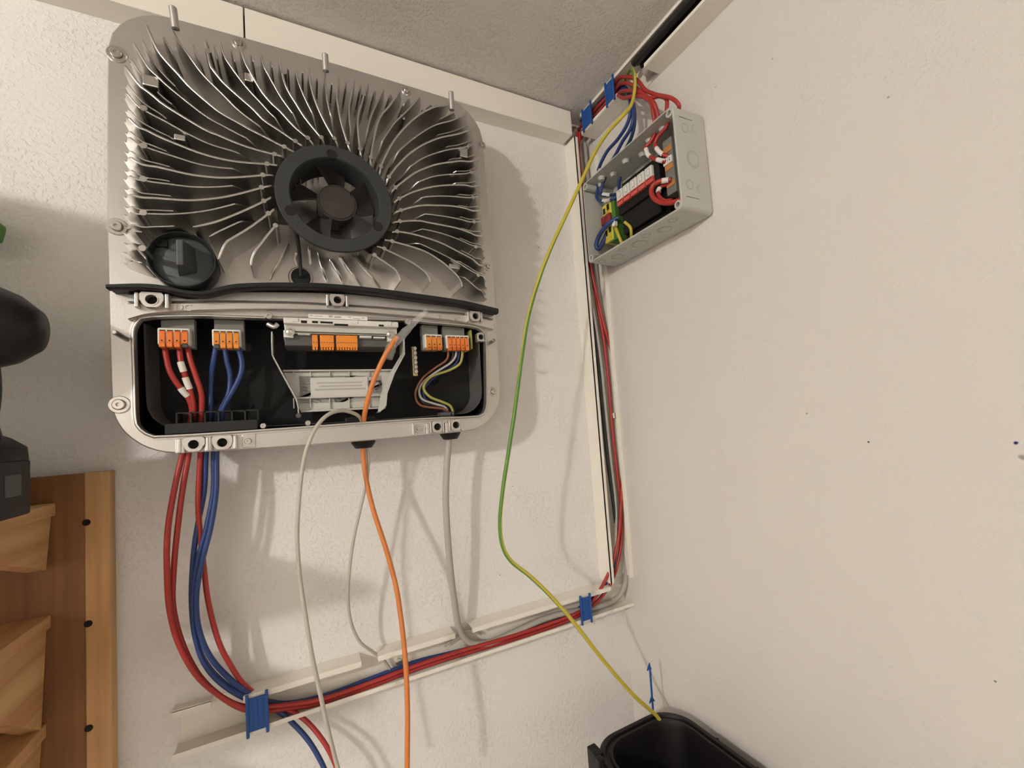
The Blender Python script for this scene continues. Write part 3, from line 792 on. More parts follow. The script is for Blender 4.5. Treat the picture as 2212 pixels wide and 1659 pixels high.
# ceiling duct on the right wall, cover off
d2 = thing('cable_duct', (0, -.6, .636), 'open cream cable duct running along the ceiling above the grey box', 'cable duct')
DD = .040
YS0 = -.036; YE1 = B(1333, 207, DD).y; YS2 = B(1392, 152, DD).y; YEND = -1.6
MB().box((-.002, YEND, .637), (0, YS0, .688)).build('duct_back', M['pvc'], d2)
def flange(y0, y1, z, up, name='duct_side'):
    s = 1 if up else -1
    m = MB(); m.box((-DD, y1, z-T/2), (-.002, y0, z+T/2)); m.box((-DD, y1, z), (-DD+.0016, y0, z+s*.0075)); m.box((-DD+.0045, y1, z), (-DD+.006, y0, z+s*.006))
    return m.build(name, M['pvc'], d2)
flange(YS0, YEND, .6872, False)
flange(YS0, YE1, .6375, True); flange(YS2, YEND, .6375, True)
MB().cyl((-.014, YS2+.02, .6525), (-.014, YEND, .6525), .0105, seg=14).build('grey_conduit', M['grc'], d2, True)
for (x_, z_) in ((-.012, .675), (-.026, .677), (-.034, .672)):  # black rods added to darken the duct's upper interior
    MB().cyl((x_, YS2+.03, z_), (x_, YEND, z_), .0066, seg=12).build('dark_filler', M['blkc'], d2, True)

# vertical duct in the corner, cover off
d3 = thing('cable_duct', (-.03, 0, -.36), 'open upright cream cable duct in the room corner', 'cable duct')
MB().box((-.060, -.0018, -.3605), (-.002, 0, .63)).build('duct_back', M['pvc'], d3)
m = MB(); m.box((-.0620, -.038, -.352), (-.0600, 0, .628)); m.box((-.0620, -.038, -.352), (-.0535, -.0362, .628)); m.box((-.060, -.033, -.352), (-.0550, -.0315, .628)); m.build('duct_side', M['pvc'], d3)
m = MB(); m.box((-.0022, -.034, -.352), (0, 0, .600)); m.box((-.0090, -.036, -.352), (0, -.034, .600)); m.build('duct_side', M['pvc'], d3)

# lower duct along the front wall, cover off
d4 = thing('cable_duct', (-.4, 0, -.412), 'open level cream cable duct on the wall below the inverter', 'cable duct')
ZB, ZT, DL = -.411, -.361, .033
X0 = A(371, 1640, DL).x
MB().box((X0+.004, -.0018, ZB), (-.001, 0, ZT)).build('duct_back', M['pvc'], d4)
m = MB(); m.box((X0, -DL, ZB-T), (-.001, 0, ZB)); m.box((X0, -DL, ZB), (-.001, -DL+.0016, ZB+.0045)); m.build('duct_side', M['pvc'], d4)
for (a, b) in ((525.3, 781), (817, 983), (1021, 1320)):
    yy = {525.3: 1513, 817: 1423, 1021: 1354}[a]; y2 = {781: 1434, 983: 1371, 1320: 1268}[b]
    x0, x1 = A(a, yy, DL).x, A(b, y2, DL).x
    m = MB(); m.box((x0, -DL, ZT), (x1, 0, ZT+T)); m.box((x0, -DL, ZT-.0065), (x1, -DL+.0016, ZT)); m.box((x0, -DL+.0045, ZT-.005), (x1, -DL+.006, ZT)); m.build('duct_side', M['pvc'], d4)
x0, x1 = A(372, 1550, .012).x, A(457, 1525, .012).x
m = MB(); m.box((x0, -.014, ZT-.001), (x1, 0, ZT+.001)); m.box((x0, -.014, ZT-.008), (x1, -.0124, ZT)); m.build('duct_side', M['pvc'], d4)
p = A(863, 1431, .004); MB().lathe((p.x, -.0018, p.z), (0, -1, 0), [(0, 0), (.0062, 0), (.0055, .002), (.0045, .0026), (0, .0026)], 18).build('duct_screw', M['steel'], d4, True)

# blue retaining clips that span the open ducts
def clip_a(px0, py0, px1, py1, off, label):
    # H-shaped clip in front of a level duct
    c = A((px0+px1)/2, (py0+py1)/2, off); zt, zb = ZT+.004, ZB-.004
    w = abs(A(px1, (py0+py1)/2, off).x-A(px0, (py0+py1)/2, off).x)
    t = thing('cable_clip', (c.x, -off+.002, zb), label, 'cable clip', 'blue cable clips across the open ducts')
    MB().box((c.x-w*.5, -off-.0015, zb+.007), (c.x+w*.5, -off+.0005, zt-.006)).build('clip_plate', M['bluecl'], t, False, .0006)
    for s in (-1, 1):
        m = MB(); m.box((c.x+s*w*.5-.004*(s > 0)-.000, -off-.0030, zb), (c.x+s*w*.5+.004*(s < 0), -off+.0010, zt)); m.build('clip_rail', M['bluecl'], t, False, .001)
    for s in (-1, 0, 1):
        MB().box((c.x+s*w*.22-.0007, -off-.0022, zb+.010), (c.x+s*w*.22+.0007, -off-.0008, zt-.010)).build('clip_rib', M['bluecl'], t)
    return t
clip_a(531, 1505, 581, 1570, .036, 'blue plastic cable clip at the left end of the lower duct')
clip_a(1253, 1292, 1277, 1335, .036, 'blue plastic cable clip near the lower right corner of the duct')
def clip_b(px0, py0, px1, py1, label):
    off = DD+.002; zt, zb = .6905-.003, .634
    y0, y1 = B(px0, py0, off).y, B(px1, py1, off).y; c = (y0+y1)/2; w = abs(y1-y0)
    t = thing('cable_clip', (-off, c, zb), label, 'cable clip', 'blue cable clips across the open ducts')
    MB().box((-off-.0015, c-w/2, zb+.007), (-off+.0005, c+w/2, zt-.006)).build('clip_plate', M['bluecl'], t, False, .0006)
    for s in (-1, 1):
        MB().box((-off-.0030, c+s*w/2-.0035*(s > 0), zb), (-off+.001, c+s*w/2+.0035*(s < 0), zt)).build('clip_rail', M['bluecl'], t, False, .001)
    for s in (-1, 0, 1):
        MB().box((-off-.0022, c+s*w*.22-.0007, zb+.010), (-off-.0008, c+s*w*.22+.0007, zt-.010)).build('clip_rib', M['bluecl'], t)
clip_b(1258, 250, 1279, 245, 'blue plastic cable clip next to the corner on the ceiling duct')
clip_b(1308, 200, 1328, 195, 'blue plastic cable clip beside the green and yellow wire on the ceiling duct')

# ---------------------------------------------------------------- grey junction box on the right wall
BX, BY0, BY1, BZ0, BZ1 = .0735, -.3145, -.0660, .3235, .4970
jb = thing('junction_box', (0, (BY0+BY1)/2, BZ0), 'open light grey plastic junction box full of wires on the right wall', 'junction box')
wt = .0028
def yz(y0, y1, z0, z1, r, n=6):
    return [(a, b) for a, b in rrect(y0, y1, z0, z1, r, n, 2)]
def at_x(loop, x): return [(x, a, b) for a, b in loop]
ob, of = yz(BY0-.001, BY1+.001, BZ0-.001, BZ1+.001, .008), yz(BY0, BY1, BZ0, BZ1, .008)
inn = yz(BY0+wt, BY1-wt, BZ0+wt, BZ1-wt, .006)
mb = MB(); mb.loops([at_x(yz(BY0+.003, BY1-.003, BZ0+.003, BZ1-.003, .008), -.0002), at_x(ob, -.004), at_x(of, -BX+.001), at_x(yz(BY0+.0008, BY1-.0008, BZ0+.0008, BZ1-.0008, .0075), -BX), at_x(inn, -BX), at_x(inn, -.004)], True, True)
mb.build('box_body', M['greybox'], jb, True, angle=35)
# corner screw bosses
for (y, z) in ((BY0+.009, BZ0+.009), (BY0+.009, BZ1-.009), (BY1-.009, BZ0+.009), (BY1-.009, BZ1-.009)):
    bo = MB().lathe((-.005, y, z), (-1, 0, 0), [(0, 0), (.0075, 0), (.0072, BX-.0055), (.0066, BX-.0048), (.0040, BX-.0048), (.0040, BX-.02), (0, BX-.02)], 20).build('screw_boss', M['greybox'], jb, True, angle=35)
    MB().cyl((-BX+.0080, y, z), (-BX+.0060, y, z), .0039, seg=16).build('boss_hole', M['dgrey'], bo)
# knock-out rings moulded into the side walls
def ko_side(x, z, r):
    MB().lathe((x, BY0+.0002, z), (0, -1, 0), [(r-.0009, 0), (r-.0006, .0009), (r+.0006, .0009), (r+.0009, 0)], 28).build('knockout_ring', M['groove_shade'], jb, True)
for (x, z, r) in ((-.050, .462, .0075), (-.026, .466, .0075), (-.038, .411, .0140), (-.038, .411, .0115), (-.052, .365, .0075), (-.027, .362, .0075)):
    ko_side(x, z, r)
def ko_bot(x, y, r):
    MB().lathe((x, y, BZ0+.0002), (0, 0, -1), [(r-.0009, 0), (r-.0006, .0009), (r+.0006, .0009), (r+.0009, 0)], 28).build('knockout_ring', M['groove_shade'], jb, True)
for (y, big) in ((-.086, 0), (-.118, 1), (-.148, 0), (-.182, 2), (-.214, 0), (-.245, 1), (-.276, 0)):
    if big:
        r = .0125 if big == 1 else .0155
        ko_bot(-.040, y, r); ko_bot(-.040, y, r-.0025)
    else: ko_bot(-.054, y, .0075); ko_bot(-.024, y, .0075)
for z in (BZ0+.020, BZ1-.018):
    MB().box((-.062, BY0-.0006, z-.0005), (-.012, BY0+.001, z+.0005)).build('seam_rib', M['dgrey'], jb)
# grommets in the top wall
for (y, x) in ((-.088, -.040), (-.108, -.055), (-.128, -.040), (-.172, -.046), (-.200, -.030), (-.236, -.046), (-.268, -.046), (-.290, -.030)):
    MB().lathe((x, y, BZ1), (0, 0, 1), [(0, -.010), (.0055, -.010), (.0080, -.004), (.0082, 0), (.0085, .0008), (.0085, .006), (.0060, .014), (0, .014)], 18).build('grommet', M['greybox'], jb, True, angle=40)
rail = MB().box((-.014, BY0+.012, .395), (-.007, BY1-.012, .430)).build('din_rail', M['steel'], jb, False, .0008)

# surge arrester with five plug-in cartridges
YA, ZA = -.150, .425
sa = thing('surge_arrester', (-.014, -.19, .350), 'black surge arrester with five white and red cartridges in the grey box', 'surge arrester')
MB().box((-.040, -.262, .342), (-.014, YA+.002, .460)).build('arrester_body', M['black'], sa, False, .0015)
MB().box((-.0545, -.258, .392), (-.038, YA+.002, .4440)).build('arrester_front', M['black'], sa, False, .0015)
MB().box((-.050, -.250, .352), (-.038, YA-.002, .392)).build('arrester_foot', M['black'], sa, False, .0015)
for k in range(5):
    y = YA-.0018-.0194*k
    ct = MB().box((-.0600, y-.0168, .4185), (-.054, y, .4385)).build('cartridge', M['whitep'], sa, False, .0008)
    MB().box((-.0602, y-.0168, .4080), (-.054, y, .4185)).build('cartridge_base', M['redp'], ct, False, .0008)
    MB().box((-.0608, y-.0150, .4150), (-.0600, y-.0018, .4168)).build('cartridge_stripe', M['dred'], ct)
    MB().box((-.0605, y-.0115, .4225), (-.0598, y-.0055, .4355)).build('cartridge_print', M['print'], ct)
    MB().box((-.0606, y-.0105, .4240), (-.0603, y-.0065, .4340)).build('cartridge_window', M['labelw'], ct)
# right-hand rail terminals
rt = thing('rail_terminal', (-.014, -.27, .355), 'grey and orange rail terminals with number tags at the right of the grey box', 'terminal block')
MB().box((-.048, -.284, .372), (-.014, -.264, .470)).build('terminal_body', M['greyp'], rt, False, .0012)
MB().box((-.046, -.3085, .352), (-.012, -.285, .478)).build('terminal_body', M['dgrey'], rt, False, .002)
for z in (.385, .415, .446):
    MB().box((-.0495, -.283, z), (-.047, -.2655, z+.010)).build('terminal_lever', M['copper'], rt, False, .0006)
for z in (.455, .432, .412, .380):
    MB().lathe((-.046, -.298, z), (-1, 0, 0), [(0, 0), (.0058, 0), (.0058, .003), (.0040, .0034), (.0038, .0015), (0, .0015)], 18).build('terminal_screw', M['greyp'], rt, True)
for (y, c) in ((-.2655, '1'), (-.2755, '2')):
    t_ = MB().box((-.0520, y-.0085, .424), (-.048, y, .436)).build('number_tag', M['labelw'], rt, False, .0004)
    text_part(c, .0075, (-.0523, y-.0042, .430), t_, M['printd'], .0002, 'tag_number', (math.radians(90), 0, math.radians(-90)))
# green-yellow earth terminal on the left
et = thing('earth_terminal', (-.014, -.10, .352), 'yellow and green earth terminal with dark red bar in the grey box', 'terminal block')
MB().box((-.046, -.128, .356), (-.014, -.104, .446)).build('terminal_body', M['grnp'], et, False, .002)
MB().box((-.048, -.120, .358), (-.016, -.092, .440)).build('terminal_face', M['yelp'], et, False, .003)
MB().box((-.0535, -.121, .396), (-.047, -.0915, .414)).build('release_bar', M['dred'], et, False, .002)
for (y, z) in ((-.100, .378), (-.112, .382), (-.099, .426), (-.111, .430)):
    MB().box((-.0484, y-.0035, z-.006), (-.0470, y+.0035, z+.006)).build('wire_entry', M['hole'], et, False, .0003)
MB().box((-.054, -.1335, .380), (-.046, -.1255, .394)).build('number_tag', M['labelw'], et, False, .0004)

# ---------------------------------------------------------------- cables
def cable(name, pts, r, m, label, cat='cable', group=None, n=6, seg=10):
    o = MB().tube(pts, r, seg, n).build(name, M[m], None, True, angle=80)
    g = group or {'red_cable': 'red solar cables', 'blue_cable': 'blue solar cables', 'mains_wire': 'mains wires in the inverter tray', 'thin_grey_cable': 'thin grey cables'}.get(name)
    return tag(o, label, cat, g)
def sleeve(o, pts, r):
    MB().tube(pts, r, 12, 3).build('marker_sleeve', M['sleeve'], o, True, angle=60)
RC = .0034
# reds: terminal block -> comb -> duct -> corner -> up the corner duct
def lower_run(k, dz=0.0, off=.024):
    return PA([(640, 1524+k, off), (700, 1513+k, off), (800, 1479+k, off), (900, 1441+k, off), (1000, 1409+k, off), (1100, 1380+k, off), (1200, 1347+k, off)])
red1 = cable('red_cable', PA([(356, 742, .080), (358, 765, .084), (366, 800, .086), (385, 832, .082), (405, 855, .076), (415, 890, .070), (405, 935, .064)])
             + PA([(393, 985, .060), (376, 1060, .066), (362, 1150, .074), (361, 1240, .074), (367, 1320, .068), (388, 1395, .056), (430, 1465, .044), (490, 1512, .034), (545, 1528, .029)]) + lower_run(-4)
             + PA([(1258, 1318, .026), (1290, 1284, .028), (1320, 1225, .030), (1336, 1160, .030), (1342, 1080, .031), (1345, 1000, .032), (1345, 920, .033), (1336, 830, .033), (1321, 760, .032), (1304, 700, .030), (1290, 640, .028), (1277, 580, .026), (1266, 500, .025), (1257, 400, .024), (1250, 330, .024), (1252, 290, .026)]),
             RC, 'red', 'red cable from the leftmost orange terminal, outermost of the hanging loop', 'cable')
sleeve(red1, PA([(390, 838, .0805), (396, 846, .079), (405, 855, .076)]), RC+.0006)
red2 = cable('red_cable', PA([(387, 745, .080), (390, 775, .084), (396, 800, .083), (406, 830, .079), (415, 860, .074), (418, 890, .070), (412, 935, .064)])
             + PA([(407, 985, .058), (394, 1060, .062), (385, 1130, .066), (376, 1220, .066), (374, 1310, .060), (396, 1395, .050), (437, 1468, .038), (497, 1518, .029), (550, 1536, .025)]) + lower_run(4, off=.020)
             + PA([(1262, 1322, .022), (1302, 1286, .022), (1328, 1240, .023), (1342, 1170, .024), (1342, 1100, .025), (1333, 1020, .026), (1324, 940, .026), (1319, 880, .026), (1312, 800, .026), (1302, 720, .025), (1285, 630, .023), (1268, 520, .022), (1258, 410, .021), (1245, 330, .021), (1247, 285, .024)]),
             RC, 'red', 'red cable with two white sleeves running down from the terminal block', 'cable')
sleeve(red2, PA([(390, 782, .0842), (393, 792, .084), (397, 803, .083)]), RC+.0006)
sleeve(red2, PA([(400, 815, .0812), (404, 826, .0798), (410, 840, .0775)]), RC+.0006)
sleeve(red2, PA([(1324, 892, .0262), (1325, 899, .0262), (1325.5, 903, .0262)]), RC+.0004)
cable('red_cable', PA([(404, 745, .078), (412, 780, .080), (424, 815, .079), (435, 850, .076), (436, 890, .070), (434, 935, .064)])
      + PA([(433, 982, .056), (428, 1080, .054), (432, 1150, .050), (441, 1230, .048), (450, 1300, .046), (472, 1385, .042), (500, 1440, .036), (527, 1478, .027), (565, 1508, .018), (610, 1528, .016), (655, 1552, .030), (692, 1592, .048), (720, 1640, .060), (740, 1700, .066)]),
      RC, 'red', 'red cable curving down behind the blue cables and out at the bottom edge', 'cable')
# blues
cable('blue_cable', PA([(467, 748, .076), (461, 780, .072), (457, 810, .064), (455, 850, .060), (455, 890, .060), (450, 935, .058)])
      + PA([(445, 980, .054), (441, 1060, .050), (428, 1130, .050), (418, 1200, .050), (414, 1300, .047), (424, 1385, .042), (452, 1443, .036), (500, 1487, .030), (555, 1512, .022), (620, 1519, .012), (700, 1503, .012), (800, 1466, .013), (900, 1429, .013), (980, 1409, .014), (1100, 1378, .012), (1200, 1342, .012), (1262, 1306, .016), (1300, 1272, .018), (1325, 1225, .018), (1332, 1150, .018), (1322, 1070, .018), (1311, 990, .018), (1302, 900, .018), (1294, 800, .018), (1285, 720, .016), (1275, 640, .016), (1266, 560, .014), (1256, 420, .014), (1244, 310, .014)]),
      RC, 'blue', 'blue cable from the first lever of the right terminal block, innermost of the loop', 'cable')
cable('blue_cable', PA([(486, 748, .076), (490, 780, .074), (497, 810, .072), (494, 850, .070), (476, 890, .068), (470, 935, .062)])
      + PA([(462, 980, .056), (461, 1060, .054), (446, 1140, .056), (428, 1210, .056), (417, 1290, .054), (421, 1370, .050), (443, 1435, .042), (486, 1482, .034), (545, 1516, .022), (600, 1535, .018), (630, 1560, .030), (668, 1602, .046), (700, 1659, .058), (716, 1710, .062)]),
      RC, 'blue', 'blue cable from the middle of the terminal block leaving at the bottom edge', 'cable')
cable('blue_cable', PA([(514, 748, .080), (522, 780, .084), (520, 808, .084), (505, 840, .080), (490, 866, .076), (480, 890, .072), (476, 935, .066)])
      + PA([(468, 978, .058), (467, 1060, .060), (455, 1140, .062), (436, 1215, .062), (424, 1290, .060), (430, 1360, .056), (455, 1420, .048), (496, 1466, .036), (530, 1492, .028), (575, 1514, .016), (640, 1519, .008), (720, 1502, .008)]),
      RC, 'blue', 'blue cable with a wide bend from the rightmost lever of the block', 'cable')

# orange data cable with clear film on its end
orc = cable('orange_cable', PA([(858, 728, .132), (848, 742, .132), (828, 775, .128), (808, 820, .120), (794, 865, .110), (786, 905, .096), (784, 945, .072), (785, 985, .064), (790, 1030, .066), (806, 1100, .076), (835, 1190, .088), (856, 1270, .096), (868, 1350, .104), (876, 1430, .112), (880, 1520, .120), (880, 1600, .126), (879, 1700, .130)]),
            .0037, 'orc', 'orange data cable hanging from the black gland down to the bottom edge')
fm = MB(); L = []
fp = smooth(PA([(838, 775, .118), (846, 750, .126), (862, 732, .134), (880, 712, .138), (898, 694, .140), (912, 680, .142), (922, 670, .142)]), 4)
rnd = random.Random(3)
for i, p in enumerate(fp):
    u = i/(len(fp)-1); w = .0075*(1-u)**1.5+.0042
    t = (fp[min(i+1, len(fp)-1)]-fp[max(i-1, 0)]).normalized(); s = Vector((-t.z, 0, t.x))
    ring = []
    for k in range(10):
        a = 2*math.pi*k/10; j = 1+.35*(rnd.random()-.5)
        ring.append(p+s*math.cos(a)*w*j*.8+Vector((0, 1, 0))*math.sin(a)*w*.55*j)
    L.append(ring)
fm.loops(L).build('clear_wrap', M['film'], orc)

# pale thin cables
cable('thin_grey_cable', PA([(783, 912, .084), (776, 900, .096), (762, 892, .108), (738, 887, .122), (710, 895, .134), (685, 920, .140), (664, 965, .142), (652, 1020, .142), (645, 1090, .140), (642, 1160, .138), (647, 1240, .136), (660, 1330, .134), (675, 1420, .132), (692, 1500, .130), (712, 1590, .128), (735, 1680, .126)]),
      .0027, 'grc2', 'thin pale grey cable looping over the inverter rim and hanging to the bottom edge')
cable('thin_grey_cable', PA([(790, 935, .068), (793, 965, .062), (796, 1000, .060), (792, 1040, .060), (778, 1100, .060), (763, 1170, .060), (754, 1240, .056), (752, 1300, .050), (760, 1350, .042), (778, 1387, .034), (805, 1408, .026), (828, 1425, .014), (845, 1450, .012), (852, 1456, .014)]),
      .0024, 'grc2', 'thin grey cable from the black gland curving into the lower duct')
cable('thick_grey_cable', PA([(970, 925, .066), (969, 955, .066), (965, 1010, .062), (963, 1080, .060), (967, 1160, .056), (974, 1240, .048), (983, 1310, .036), (990, 1350, .026), (1003, 1378, .020), (1025, 1390, .018), (1060, 1388, .018), (1110, 1366, .018), (1180, 1335, .017), (1250, 1318, .016), (1300, 1308, .015), (1335, 1290, .014), (1351, 1255, .014), (1352, 1200, .014), (1345, 1120, .013), (1335, 1000, .012), (1322, 860, .012), (1308, 740, .012), (1290, 620, .011), (1278, 480, .011), (1268, 380, .011), (1262, 310, .012)]),
      .0058, 'grc', 'thick grey mains cable from the right gland bending into the lower duct')
cable('thin_grey_cable', PA([(1040, 1370, .010), (1020, 1362, .014), (1000, 1366, .016)] ) + PA([(985, 1376, .014), (960, 1396, .012)]), .0022, 'grc', 'short grey wire end tucked behind the thick cable in the lower duct')
cable('grey_cable', PA([(1330, 1180, .026), (1330, 1090, .026), (1318, 980, .027), (1308, 880, .028), (1299, 790, .029), (1288, 710, .029), (1277, 650, .030), (1270, 610, .024), (1268, 560, .018)]), .0030, 'grc', 'light grey cable beside the dark cable in the corner duct')
cable('dark_cable', PA([(1330, 1130, .024), (1318, 1030, .024), (1306, 930, .024), (1297, 840, .024), (1289, 760, .024), (1280, 690, .023), (1272, 620, .020), (1268, 560, .016)]), .0036, 'blkc', 'nearly black blue cable along the left of the corner duct')

# green and yellow earth wire
gy = MB().tube([B(1352, 172, .020), B(1358, 158, .034), B(1365, 150, .046), B(1371, 165, .056), B(1370, 200, .066), B(1362, 230, .080), B(1340, 256, .098)]
               + [A(1310, 290, .190), A(1282, 335, .185), A(1250, 405, .178), A(1220, 470, .172), A(1190, 535, .166), A(1162, 610, .160), A(1140, 690, .155), A(1126, 780, .150), A(1113, 880, .147), A(1098, 980, .145), A(1086, 1060, .145), A(1080, 1130, .146), A(1086, 1180, .148), A(1105, 1213, .150), A(1145, 1245, .152), A(1190, 1288, .155), A(1240, 1345, .158), A(1290, 1410, .160), A(1340, 1470, .160), A(1375, 1508, .160), A(1412, 1540, .160), A(1425, 1555, .160)],
               .0033, 12, 6, half=5, twist=5.5)
gyo = tag(gy.build('earth_wire', [M['yel'], M['grn']], None, True, angle=80), 'green and yellow earth wire hanging from the ceiling duct to the black crate', 'cable')

# reds and blues at the ceiling corner, feeding the grey box
def bc(pts, m, label, r=RC, name=None):
    return cable(name or ('red_cable' if m == 'red' else 'blue_cable'), pts, r, m, label)
bc([B(1243, 300, .012), B(1252, 278, .020), B(1265, 262, .026), B(1290, 232, .028), B(1318, 200, .028), B(1335, 172, .030), B(1352, 166, .036), B(1375, 172, .044), B(1395, 195, .050), B(1420, 205, .052), B(1450, 212, .050), B(1466, 226, .046), B(1466, 240, .040)], 'red', 'red wire highest in the bunch leaving the ceiling duct toward the grey box')
bc([B(1246, 310, .014), B(1258, 284, .022), B(1272, 266, .028), B(1295, 240, .030), B(1322, 206, .030), B(1338, 184, .030), B(1355, 180, .040), B(1372, 188, .046), B(1392, 205, .052), B(1412, 222, .056), B(1420, 245, .050), B(1424, 262, .046)], 'red', 'second red wire in the bunch leaving the ceiling duct')
bc([B(1255, 300, .016), B(1266, 278, .024), B(1282, 258, .026), B(1304, 236, .026), B(1326, 212, .028), B(1338, 200, .036), B(1352, 196, .046), B(1380, 200, .052), B(1402, 212, .052), B(1425, 208, .050), B(1440, 216, .046), B(1440, 240, .046)], 'red', 'red wire looping lowest at the end of the short duct piece')
bc([B(1335, 206, .046), B(1348, 212, .056), B(1372, 207, .058), B(1395, 212, .056), B(1407, 225, .052), B(1412, 248, .050), B(1414, 268, .046)], 'red', 'short red wire dropping into the middle of the box top')
bc([B(1318, 214, .014), B(1338, 190, .020), B(1352, 190, .030), B(1360, 210, .044), B(1362, 240, .052), B(1354, 270, .052), B(1335, 300, .050), B(1313, 325, .048), B(1300, 348, .050), B(1292, 368, .046)], 'blue', 'blue wire nearest the corner dropping into the grey box')
bc([B(1322, 214, .016), B(1342, 194, .024), B(1356, 196, .034), B(1365, 220, .046), B(1368, 250, .050), B(1362, 278, .050), B(1345, 305, .048), B(1332, 330, .046), B(1318, 355, .046), B(1312, 372, .044)], 'blue', 'blue wire forking in the middle above the grey box')
bc([B(1326, 214, .018), B(1346, 198, .026), B(1360, 202, .036), B(1369, 230, .044), B(1371, 262, .044), B(1366, 290, .042), B(1357, 312, .040), B(1345, 330, .040)], 'blue', 'blue wire furthest right above the grey box')
bc([B(1238, 262, .014), B(1248, 256, .022), B(1262, 246, .026), B(1290, 222, .022), B(1318, 200, .018)], 'blue', 'blue wire leaving the closed ceiling duct at the corner')
bc([B(1238, 268, .016), B(1250, 262, .022), B(1265, 254, .024), B(1292, 230, .020), B(1320, 206, .016)], 'blue', 'second blue wire leaving the closed ceiling duct at the corner')
cable('grey_cable', [A(1228, 282, .014), B(1248, 274, .012), B(1262, 264, .012), B(1300, 232, .012), B(1345, 190, .012)], .0048, 'grc', 'grey cable crossing from the closed duct to the ceiling duct')

# wires inside the grey box
w1 = bc([B(1416, 270, .046), B(1414, 290, .050), B(1404, 308, .054), B(1395, 318, .058), B(1397, 330, .060), B(1408, 341, .060), B(1428, 347, .058), B(1436, 350, .052)], 'red', 'red wire with two white sleeves arching left inside the grey box')
sleeve(w1, [B(1395.5, 322, .059), B(1399, 333, .060), B(1405, 339, .060)], RC+.0006); sleeve(w1, [B(1420, 344.5, .059), B(1428, 347, .058), B(1434, 348, .054)], RC+.0006)
w2 = bc([B(1446, 258, .046), B(1438, 276, .050), B(1422, 294, .054), B(1415, 310, .056), B(1420, 322, .056), B(1432, 334, .054), B(1446, 338, .048)], 'red', 'red wire with one white sleeve arching inside the grey box')
sleeve(w2, [B(1418, 320, .056), B(1425, 329, .056), B(1432, 334, .054)], RC+.0006)
w3 = bc([B(1450, 388, .050), B(1436, 390, .056), B(1422, 393, .062), B(1410, 402, .066), B(1407, 416, .068), B(1414, 430, .070), B(1430, 438, .070), B(1450, 438, .068), B(1470, 432, .064), B(1482, 424, .058)], 'red', 'thick red wire curled in a C shape inside the grey box', .0042)
sleeve(w3, [B(1430, 391, .058), B(1437, 390, .056), B(1444, 389, .052)], .0047)
w4 = bc([B(1450, 396, .046), B(1430, 402, .052), B(1422, 412, .056), B(1424, 424, .060), B(1436, 434, .062), B(1452, 432, .060)], 'red', 'red wire with a pale sleeve curled inside the bigger red loop', .0034)
sleeve(w4, [B(1425, 406, .054), B(1422, 412, .056), B(1422.5, 416, .057)], .0042)
bc([B(1452, 296, .020), B(1458, 308, .022), B(1466, 324, .022), B(1474, 340, .022)], 'red', 'short red wire going down behind the rail terminals')
b1 = bc([B(1292, 386, .044), B(1290, 405, .046), B(1289, 425, .048), B(1296, 434, .050), B(1310, 434, .050), B(1324, 430, .046), B(1334, 424, .040)], 'blue', 'blue wire with a white sleeve bending under at the left of the grey box')
sleeve(b1, [B(1303, 434, .050), B(1311, 433.5, .050), B(1319, 431, .048)], RC+.0006)
b2 = bc([B(1310, 376, .046), B(1303, 395, .046), B(1298, 414, .046), B(1302, 422, .046), B(1316, 422, .044), B(1330, 420, .040)], 'blue', 'upper blue wire with a white sleeve at the left of the grey box')
sleeve(b2, [B(1303, 420, .046), B(1311, 421, .045), B(1319, 421, .044)], RC+.0006)
bc([B(1340, 382, .044), B(1337, 395, .042), B(1338, 410, .036), B(1344, 418, .030)], 'blue', 'short blue wire behind the first cartridge')
bc([B(1336, 470, .046), B(1322, 478, .054), B(1306, 492, .060), B(1293, 512, .062), B(1288, 530, .062), B(1294, 537, .058), B(1304, 520, .050), B(1314, 498, .042), B(1326, 482, .036)], 'blue', 'thick blue wire bent into a narrow loop at the bottom left of the grey box', .0046)
cable('earth_stub', [B(1330, 492, .044), B(1336, 508, .046), B(1342, 522, .044), B(1348, 534, .036)], .0034, 'yel', 'short yellow wire end below the earth terminal in the grey box')
cable('earth_stub', [B(1350, 480, .052), B(1362, 492, .054), B(1364, 510, .048), B(1364, 526, .036)], .0030, 'yel', 'yellow wire under the surge arrester in the grey box')

# thin wires of the mains cable inside the inverter
def ac(pts, m, label, r=.0020): return cable('mains_wire', PA(pts), r, m, label)
ac([(967, 755, .084), (968, 768, .084), (962, 780, .080), (940, 795, .072), (915, 815, .062), (900, 840, .058), (898, 860, .058), (908, 875, .060), (930, 880, .064), (950, 882, .068), (965, 887, .070), (968, 902, .068)], 'brn', 'brown mains wire curving widest left in the inverter tray')
ac([(978, 755, .082), (978, 772, .080), (965, 788, .072), (940, 806, .062), (912, 830, .054), (904, 852, .052), (915, 870, .054), (942, 876, .060), (966, 884, .066), (970, 902, .066)], 'blkc', 'black mains wire next to the brown one in the tray')
ac([(985, 755, .084), (984, 770, .084), (972, 785, .078), (945, 802, .070), (918, 822, .062), (906, 842, .060), (912, 862, .060), (938, 872, .064), (962, 880, .068), (971, 902, .068)], 'grc', 'grey mains wire in the middle of the tray bundle')
ac([(992, 755, .082), (990, 772, .080), (982, 788, .074), (960, 800, .064), (930, 822, .056), (914, 845, .054), (922, 866, .056), (950, 877, .062), (972, 902, .066)], 'blue', 'blue mains wire behind the grey one in the tray', .0022)
ac([(999, 755, .084), (998, 772, .084), (992, 787, .080), (970, 800, .072), (935, 812, .066), (918, 828, .066), (916, 842, .066), (930, 858, .068), (955, 868, .072), (972, 876, .074), (978, 888, .074), (979, 902, .070)], 'olive', 'olive green mains wire curving through the tray to the right gland', .0023)

